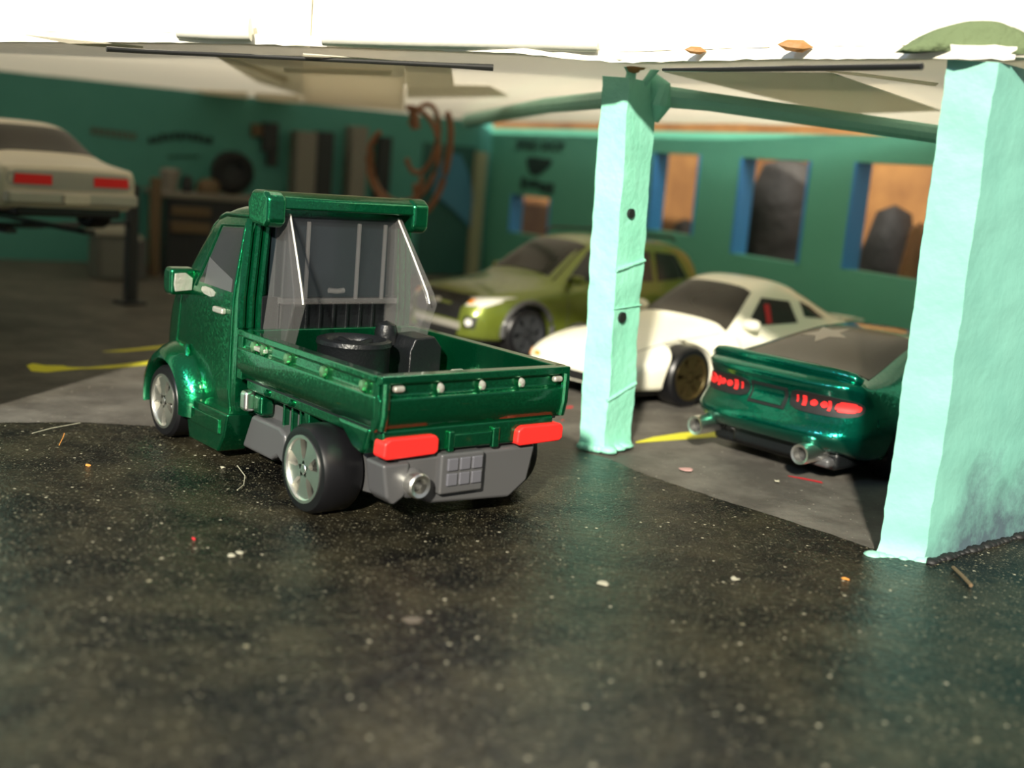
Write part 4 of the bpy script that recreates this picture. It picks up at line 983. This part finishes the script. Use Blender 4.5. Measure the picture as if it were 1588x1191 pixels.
# ================================================ things along the far left wall
def on_wall(px, t=.0):       # point on the left wall line under pixel column px, t in front of it
    k = FW * F_PX + RT * (px - 794) + UP * 330
    det = k.x * (-E1.y) + E1.x * k.y
    tt = ((Cn.x + E2.x * t) * (-E1.y) + E1.x * (Cn.y + E2.y * t)) / det
    return Vector((k.x * tt, k.y * tt, 0))
def zy(p, px, py):           # height of pixel row py at the distance of point p
    d = FW * F_PX + RT * (px - 794) - UP * (py - 595.5); return CZ + d.z * (p.length / Vector((d.x, d.y, 0)).length)
def wall_box(name, px0, px1, py0, py1, t0, t1, m, parent=None, bev=.03, z0=None):
    a, b_ = on_wall(px0, t1), on_wall(px1, t1); cm = (a + b_) / 2; pm = (px0 + px1) / 2
    zt = zy(cm, pm, py0); zb_ = zy(cm, pm, py1) if z0 is None else z0
    q = [a, b_, b_ - E2 * (t1 - t0), a - E2 * (t1 - t0)]
    return MB().prism([(p.x, p.y) for p in q], 'z', zb_, zt).build(name, m, parent, bev=bev, seg=1)
def wbt(name, lab, cat, pieces, group=None):
    r_ = thing(name, lab, cat, tuple(on_wall(pieces[0][1], .3)), 0, group)
    for (nm, *a) in pieces:
        o = wall_box(nm, *a[:7], z0=a[7] if len(a) > 7 else None); o.parent = r_; o.matrix_parent_inverse = Matrix.Translation(-Vector(r_.location))
    return r_
Fz = -.04
wbt('locker', 'tall grey locker with a black side left of the copper cable', 'locker', [('locker_body', 459, 490, 204, 0, .02, .8, M['greym'], Fz), ('locker_side', 490, 516, 204, 0, .02, .6, M['dark'], Fz)], 'lockers along the far wall')  # dark box is the shadow beside the grey body, put in as colour
wbt('locker', 'narrow grey locker right behind the copper cable loops', 'locker', [('locker_body', 544, 568, 196, 0, .02, .8, M['greym'], Fz), ('locker_side', 586, 606, 212, 0, .02, .4, M['dark'], Fz)], 'lockers along the far wall')  # dark strip at the right paints the shadow here too
wbt('hanging_coat', 'dark slanting cloth shape hung on the far wall above the truck cab', 'cloth', [('cloth', 406, 430, 190, 236, .0, .3, M['dark']), ('cloth_tail', 414, 430, 236, 258, .0, .25, M['dark']), ('hanger', 388, 408, 192, 212, .0, .2, M['brown'])])
bench = wbt('workbench', 'long dark workbench against the far wall behind the truck cab', 'workbench', [('worktop', 252, 440, 304, 312, .1, 3.0, M['greym']), ('cupboard', 262, 440, 312, 0, .15, 2.9, M['dark'], Fz), ('drawer_front', 268, 330, 322, 336, 2.9, 3.0, M['brown']), ('drawer_front', 268, 330, 345, 362, 2.9, 3.0, M['brown'])])
p = on_wall(360, 1.6); z = zy(p, 360, 300); r_ = 33 * p.y / 1818
o = MB().lathe([(r_ * .5, .24), (r_ * .72, .28), (r_ * .95, .24), (r_, .12), (r_, -.12), (r_ * .95, -.24), (r_ * .72, -.28), (r_ * .5, -.24)], (0, 0, 0), 'y', 36, True).build('spare_tire', M['tire'])
o.location = (p.x, p.y, z + r_ - .02); o.rotation_euler = (0, 0, .45); tag(o, 'big black tire standing on the workbench against the far wall', 'tire')
MB().lathe([(.001, .1), (r_ * .5, .1), (r_ * .5, -.1), (.001, -.1)], (0, 0, 0), 'y', 24).build('rim', M['dark'], o)
def bench_thing(name, lab, cat, px, py_bot, prof, m, t=2.0):
    p = on_wall(px, t); z = zy(p, px, py_bot); o = MB().lathe(prof, (0, 0, 0), 'z', 14).build(name, m); o.location = (p.x, p.y, z); tag(o, lab, cat); return o
ztop_b = zy(on_wall(346, 3.0), 346, 304)
def bt(o):
    o.location.z = ztop_b; return o
bt(bench_thing('cloth_bundle', 'pale brown lumpy bundle on the workbench left of the big tire', 'bundle', 324, 302, [(.001, 0), (.36, .02), (.38, .2), (.3, .38), (.15, .46), (.001, .46)], M['brown']))
bt(bench_thing('pot', 'small pale pot on the left end of the workbench', 'pot', 264, 302, [(.001, 0), (.2, 0), (.28, .4), (.32, .62), (.2, .7), (.001, .7)], mat('pale_pot', (.26, .23, .2), .6)))
o.location.z = ztop_b + r_ + .01
bt(bench_thing('jug', 'dark squat jug on the workbench between the pot and the bundle', 'jug', 291, 302, [(.001, 0), (.18, 0), (.2, .3), (.12, .5), (.001, .52)], M['dark']))
wbt('wooden_post', 'upright brown wooden post standing left of the workbench', 'post', [('post_shaft', 237, 252, 276, 0, 3.2, 3.6, M['brown'], Fz)])
wbt('low_cabinet', 'grey-white low cabinet under the raised muscle car', 'cabinet', [('cabinet_top', 148, 204, 352, 366, 3.2, 5.0, mat('cab_top', (.42, .40, .33), .6)), ('cabinet_body', 154, 204, 366, 0, 3.3, 4.9, mat('cab_grey', (.12, .12, .105), .6), Fz), ('cabinet_door', 160, 202, 372, 432, 4.9, 4.98, mat('cab_grey2', (.15, .15, .13), .5))])
wbt('storage_box', 'small grey box with a bright top beside the low cabinet', 'box', [('box_body', 210, 232, 372, 0, 3.4, 4.6, mat('bx', (.09, .09, .09), .6), Fz), ('box_top', 210, 224, 366, 376, 3.4, 4.6, M['tape'])])
# far doorway at the end of the wall: dark door, blue panel leaning in it, pale jamb
d1 = wall_box('door_1', 655, 738, 224, 0, .0, .08, mat('dark_teal_door', (0.02, 0.10, 0.085), .6), z0=-.04); struct(d1)
tr1 = wall_box('trim_1', 738, 755, 236, 0, .0, .3, mat('pale_jamb', (0.36, 0.36, 0.22), .6), z0=-.04); struct(tr1)
a, c = on_wall(672, .1), on_wall(734, .1); vs = []
prof = [(0, 250), (.25, 236), (.55, 232), (1, 330), (1, 345), (.9, 352), (.3, 318), (0, 290)]
prof = [(.12, 262), (.30, 236), (.62, 240), (.85, 268), (1.0, 305), (1.0, 352), (.55, 326), (.0, 300)]
for u, py in prof:
    q = a.lerp(c, u); vs.append(q + Vector((0, 0, zy(q, 672 + 62 * u, py))))
n = len(vs); vs += [v + E2 * .12 for v in vs]
MB().add(vs, [tuple(range(n)), tuple(range(n, 2 * n))[::-1]] + [(k, (k + 1) % n, n + (k + 1) % n, n + k) for k in range(n)]).build('door_panel', M['bluec'], d1, smooth=False)
# red-brown lettering and black arched lettering on the far wall
def letters(name, lab, glyphs, m, parent):
    b = MB()
    for (px, py, wpx, hpx) in glyphs:
        a, c = on_wall(px - wpx / 2, .0), on_wall(px + wpx / 2, .0); cm = (a + c) / 2
        z1, z0 = zy(cm, px, py - hpx / 2), zy(cm, px, py + hpx / 2)
        q = [a + E2 * .04, c + E2 * .04, c, a]; b.prism([(v.x, v.y) for v in q], 'z', z0, z1)
    o = b.build(name, m, parent, smooth=False); o['label'] = lab; return o
gl = [(232 + i * 9.2, 219 - 9 * math.sin(math.pi * (i + .5) / 11) + (1 if i % 2 else 0), 6.8, 10 + (i * 7 % 3)) for i in range(11)]
letters('arched_lettering', 'faded black arched lettering', gl, M['deco'], wl_)
letters('lettering', 'small faded black line of lettering', [(262 + i * 7, 243, 5, 5) for i in range(7)], mat('faded_ink', (.03, .12, .09), .7), wl_)
letters('lettering', 'faded red-brown lettering', [(143 + i * 9, 203 + i * 1.2, 6.5, 11) for i in range(8)], mat('faded_red', (.11, .13, .10), .7), wl_)
# copper cable hanging in loops
def loop(cx, cy, rx, ry, Y, a0, a1, rot=0):
    P = []
    for i in range(29):
        a = R(a0 + (a1 - a0) * i / 28); x = rx * math.cos(a); y = ry * math.sin(a); c, s_ = math.cos(R(rot)), math.sin(R(rot))
        P.append(at(cx + x * c - y * s_, cy + x * s_ + y * c, Y=Y + .3 * math.sin(a)))
    return P
cb = thing('copper_cable', 'reddish brown cable hanging in loops from the roof above the truck', 'cable', tuple(at(640, 168, Y=31)))
for P, r in [(loop(628, 240, 52, 74, 31, -100, 200, 8), .07), (loop(655, 215, 24, 54, 31.6, -160, 140, 10), .07), (loop(612, 262, 40, 62, 30.6, 20, 260, -14), .065), (loop(672, 250, 22, 80, 31.8, -80, 150, 12), .09)]:
    o = MB().tube(P, r, 8).build('cable_loop', M['copper']); o.parent = cb; o.matrix_parent_inverse = Matrix.Translation(-Vector(cb.location))
o = MB().tube([at(640, 166, Y=31), at(645, 200, Y=31)], .12, 8).build('cable_tie', M['copper']); o.parent = cb; o.matrix_parent_inverse = Matrix.Translation(-Vector(cb.location))

# ================================================ window wall lettering: SPEED SHOP, shield emblem, third line
Nw = Vector((-E2.y, E2.x, 0)); Nw = Nw if Nw.x > 0 else -Nw
def text_on_wall(txt, px0, px1, py, hpx, m, lab):
    c = bpy.data.curves.new('t', 'FONT'); c.body = txt; c.align_x = 'CENTER'; c.align_y = 'CENTER'; c.extrude = .01; c.offset = .02
    o = bpy.data.objects.new('t', c); COL.objects.link(o); me = eval_mesh(o); bpy.data.objects.remove(o)
    s0, s1 = s_at(px0), s_at(px1); pm = (px0 + px1) / 2; z = z_on(pm, py); hz = z_on(pm, py - hpx / 2) - z_on(pm, py + hpx / 2)
    xs = [v.co.x for v in me.vertices]; ys = [v.co.y for v in me.vertices]; W_, H_ = max(xs) - min(xs), max(ys) - min(ys)
    cx, cy = (max(xs) + min(xs)) / 2, (max(ys) + min(ys)) / 2
    for v in me.vertices:
        q = Cn + E2 * ((s0 + s1) / 2 + (v.co.x - cx) / W_ * (s1 - s0)) - Nw * (.02 + v.co.z) + Vector((0, 0, z + (v.co.y - cy) / H_ * hz)); v.co = q
    me.materials.clear(); me.materials.append(m); me.name = 'lettering'
    o = bpy.data.objects.new('lettering', me); COL.objects.link(o); o.parent = wb; o['label'] = lab; return o
text_on_wall('SPEED SHOP', 798, 872, 226, 16, M['deco'], 'black SPEED SHOP lettering')
def glyph_line(gl, lab):
    b = MB()
    for (px, py, wpx, hpx) in gl:
        s0, s1 = s_at(px - wpx / 2), s_at(px + wpx / 2); wbox(b, s0, s1, z_on(px, py + hpx / 2), z_on(px, py - hpx / 2), -.03, .0)
    o = b.build('lettering', M['deco'], wb, smooth=False); o['label'] = lab
glyph_line([(813, 284, 6, 20), (821, 285, 5, 12), (828, 286, 5, 13), (834, 286, 5, 13), (841, 290, 5, 14), (848, 292, 6, 16), (857, 293, 8, 18)], 'illegible third line of black lettering')
b = MB(); pts_ = [(815, 245), (825, 243), (840, 245), (855, 247), (854, 256), (846, 264), (836, 272), (826, 272), (820, 264), (817, 254)]
vs = [Cn + E2 * s_at(x) - Nw * .03 + Vector((0, 0, z_on(x, y))) for x, y in pts_]; vs += [v + Nw * .03 for v in vs]; n = len(pts_)
b.add(vs, [tuple(range(n)), tuple(range(n, 2 * n))[::-1]] + [(i, (i + 1) % n, n + (i + 1) % n, n + i) for i in range(n)])
o = b.build('shield_emblem', M['deco'], wb, smooth=False); o['label'] = 'dark shield-shaped emblem'

# ================================================ outside the windows
def outbox(name, s0, s1, z0, z1, t0, t1, m, lab, cat):
    b = MB(); wbox(b, s0, s1, z0, z1, t0, t1); o = b.build(name, m, bev=.05, seg=2); return tag(o, lab, cat)
outbox('wooden_board', -14, 24, -.04, 8.2, 4.0, 4.3, M['wood'], 'large orange-brown wooden board seen through the windows and the slit above the wall', 'board')
bgt = mat('dark_cloth', (.03, .028, .026), .7, bump=(1.5, .8, .2))
def outlump(name, px, py_top, wd, t, m, lab, cat):
    b = MB(); s0 = s_at(px, t); ht = z_on(px, py_top, t) + .04
    b.lathe([(.001, 0), (wd, 0), (wd * 1.05, ht * .3), (wd * .95, ht * .7), (wd * .6, ht * .95), (.001, ht)], (0, 0, 0), 'z', 18)
    q = Cn + E2 * s0 + Nw * t; o = b.build(name, m, angle=60); o.location = (q.x, q.y, -.04); return tag(o, lab, cat)
outlump('dark_sack', 1226, 243, 1.25, 2.2, bgt, 'dark grey sack filling the middle window from outside', 'sack')
outlump('dark_sack', 1396, 318, .7, 2.4, bgt, 'black rounded sack outside the window next to the right wall', 'sack')
outlump('dark_sack', 1072, 340, .5, 1.6, bgt, 'low dark sack outside the window right of the pillar', 'sack')
outlump('orange_bowl', 1440, 345, .35, .95, M['wood'], 'rounded orange wooden form outside the window next to the right wall', 'bowl')
light('outside_lamp', 'AREA', tuple(Cn + E2 * 14 + Nw * 1.6 + Vector((0, 0, 9.5))), tuple(Cn + E2 * 14 + Nw * 4.0 + Vector((0, 0, 2))), 150, (1.0, .68, .36), size=(14, 1.2))

# ================================================ loose bits on the black slab
def flake(px, py, s_, m, lab, name='paint_flake', cat='flake'):
    p = at(px, py, z=.006); n = 7; vs = []
    for k in range(n):
        a = 2 * math.pi * k / n; r_ = s_ * random.uniform(.6, 1.15); vs.append((r_ * math.cos(a), r_ * .75 * math.sin(a), random.uniform(.004, .02)))
    vs += [(x, y, z - .012) for x, y, z in vs]
    o = MB().add(vs, [tuple(range(n)), tuple(range(n, 2 * n))[::-1]] + [(i, (i + 1) % n, n + (i + 1) % n, n + i) for i in range(n)]).build(name, m, smooth=False)
    o.location = (p.x, p.y, p.z); return tag(o, lab, cat)
pale = mat('pale_chip', (.42, .4, .3), .6); pink = mat('pink_chip', (.45, .26, .24), .6); orr = mat('orange_chip', (.75, .3, .06), .6)
flake(301, 836, .022, M['redm'], 'tiny red speck on the black floor in front of the left rear wheel')
flake(360, 862, .05, pale, 'pale oblong chip on the black floor left of the red speck, below the rear wheel')
flake(372, 858, .04, pale, 'small pale chip touching the oblong one below the rear wheel')
flake(934, 905, .07, pale, 'broad pale chip on the black floor in front of the narrow pillar')
flake(640, 962, .10, mat('dull_chip', (.10, .08, .06), .6), 'dull brown smear-like flake on the floor in the lower middle')
flake(1064, 728, .10, pink, 'pink torn chip on the grey floor between pillar and teal coupe')
flake(1312, 898, .05, orr, 'orange crumb on the black floor in front of the right wall')
flake(1140, 898, .05, pale, 'pale crumb on the black floor between the pillar and the right wall')
flake(136, 722, .035, orr, 'orange crumb on the black floor left of the truck')
flake(345, 725, .035, pale, 'bright crumb on the black floor beside the truck step')
flake(1205, 746, .035, pale, 'cream crumb on the grey floor behind the right exhaust of the teal coupe')
def twig(pts, r_, m, lab, name='twig', cat='fibre'):
    o = MB().tube([at(x, y, z=.03 + dz) for x, y, dz in pts], r_, 6).build(name, m); return tag(o, lab, cat)
twig([(1478, 880, 0), (1492, 893, .01), (1506, 908, 0)], .022, M['brown'], 'short brown twig on the floor at the foot of the right wall', cat='twig')
twig([(368, 722, .0), (380, 738, .02), (378, 752, 0), (368, 760, 0)], .006, pale, 'thin curled hair on the floor between the truck wheels', 'hair')
twig([(92, 690, 0), (98, 678, .04), (100, 672, .06)], .006, orr, 'short straw fibre on the floor at the far left', 'fibre')
twig([(50, 672, 0), (80, 664, .01), (124, 656, 0)], .006, pale, 'long pale hair along the edge of the black floor at the left', 'hair')
for o in list(bpy.data.objects):
    if o.parent is None and o.name.startswith('dark_sack'): o['group'] = 'dark sacks outside the windows'
    if o.parent is None and o.name.startswith('paint_flake'): o['group'] = 'loose chips and crumbs on the floor'
    if o.parent is None and o.name.startswith('black_wire'): o['group'] = 'black wires under the roof edge'
    if o.parent is None and o.name.startswith('roof_beam'): o['group'] = 'green roof beams at the pillar head'
    if o.parent is None and o.name.startswith('sports_coupe'): o['group'] = 'toy sports coupes in the garage'
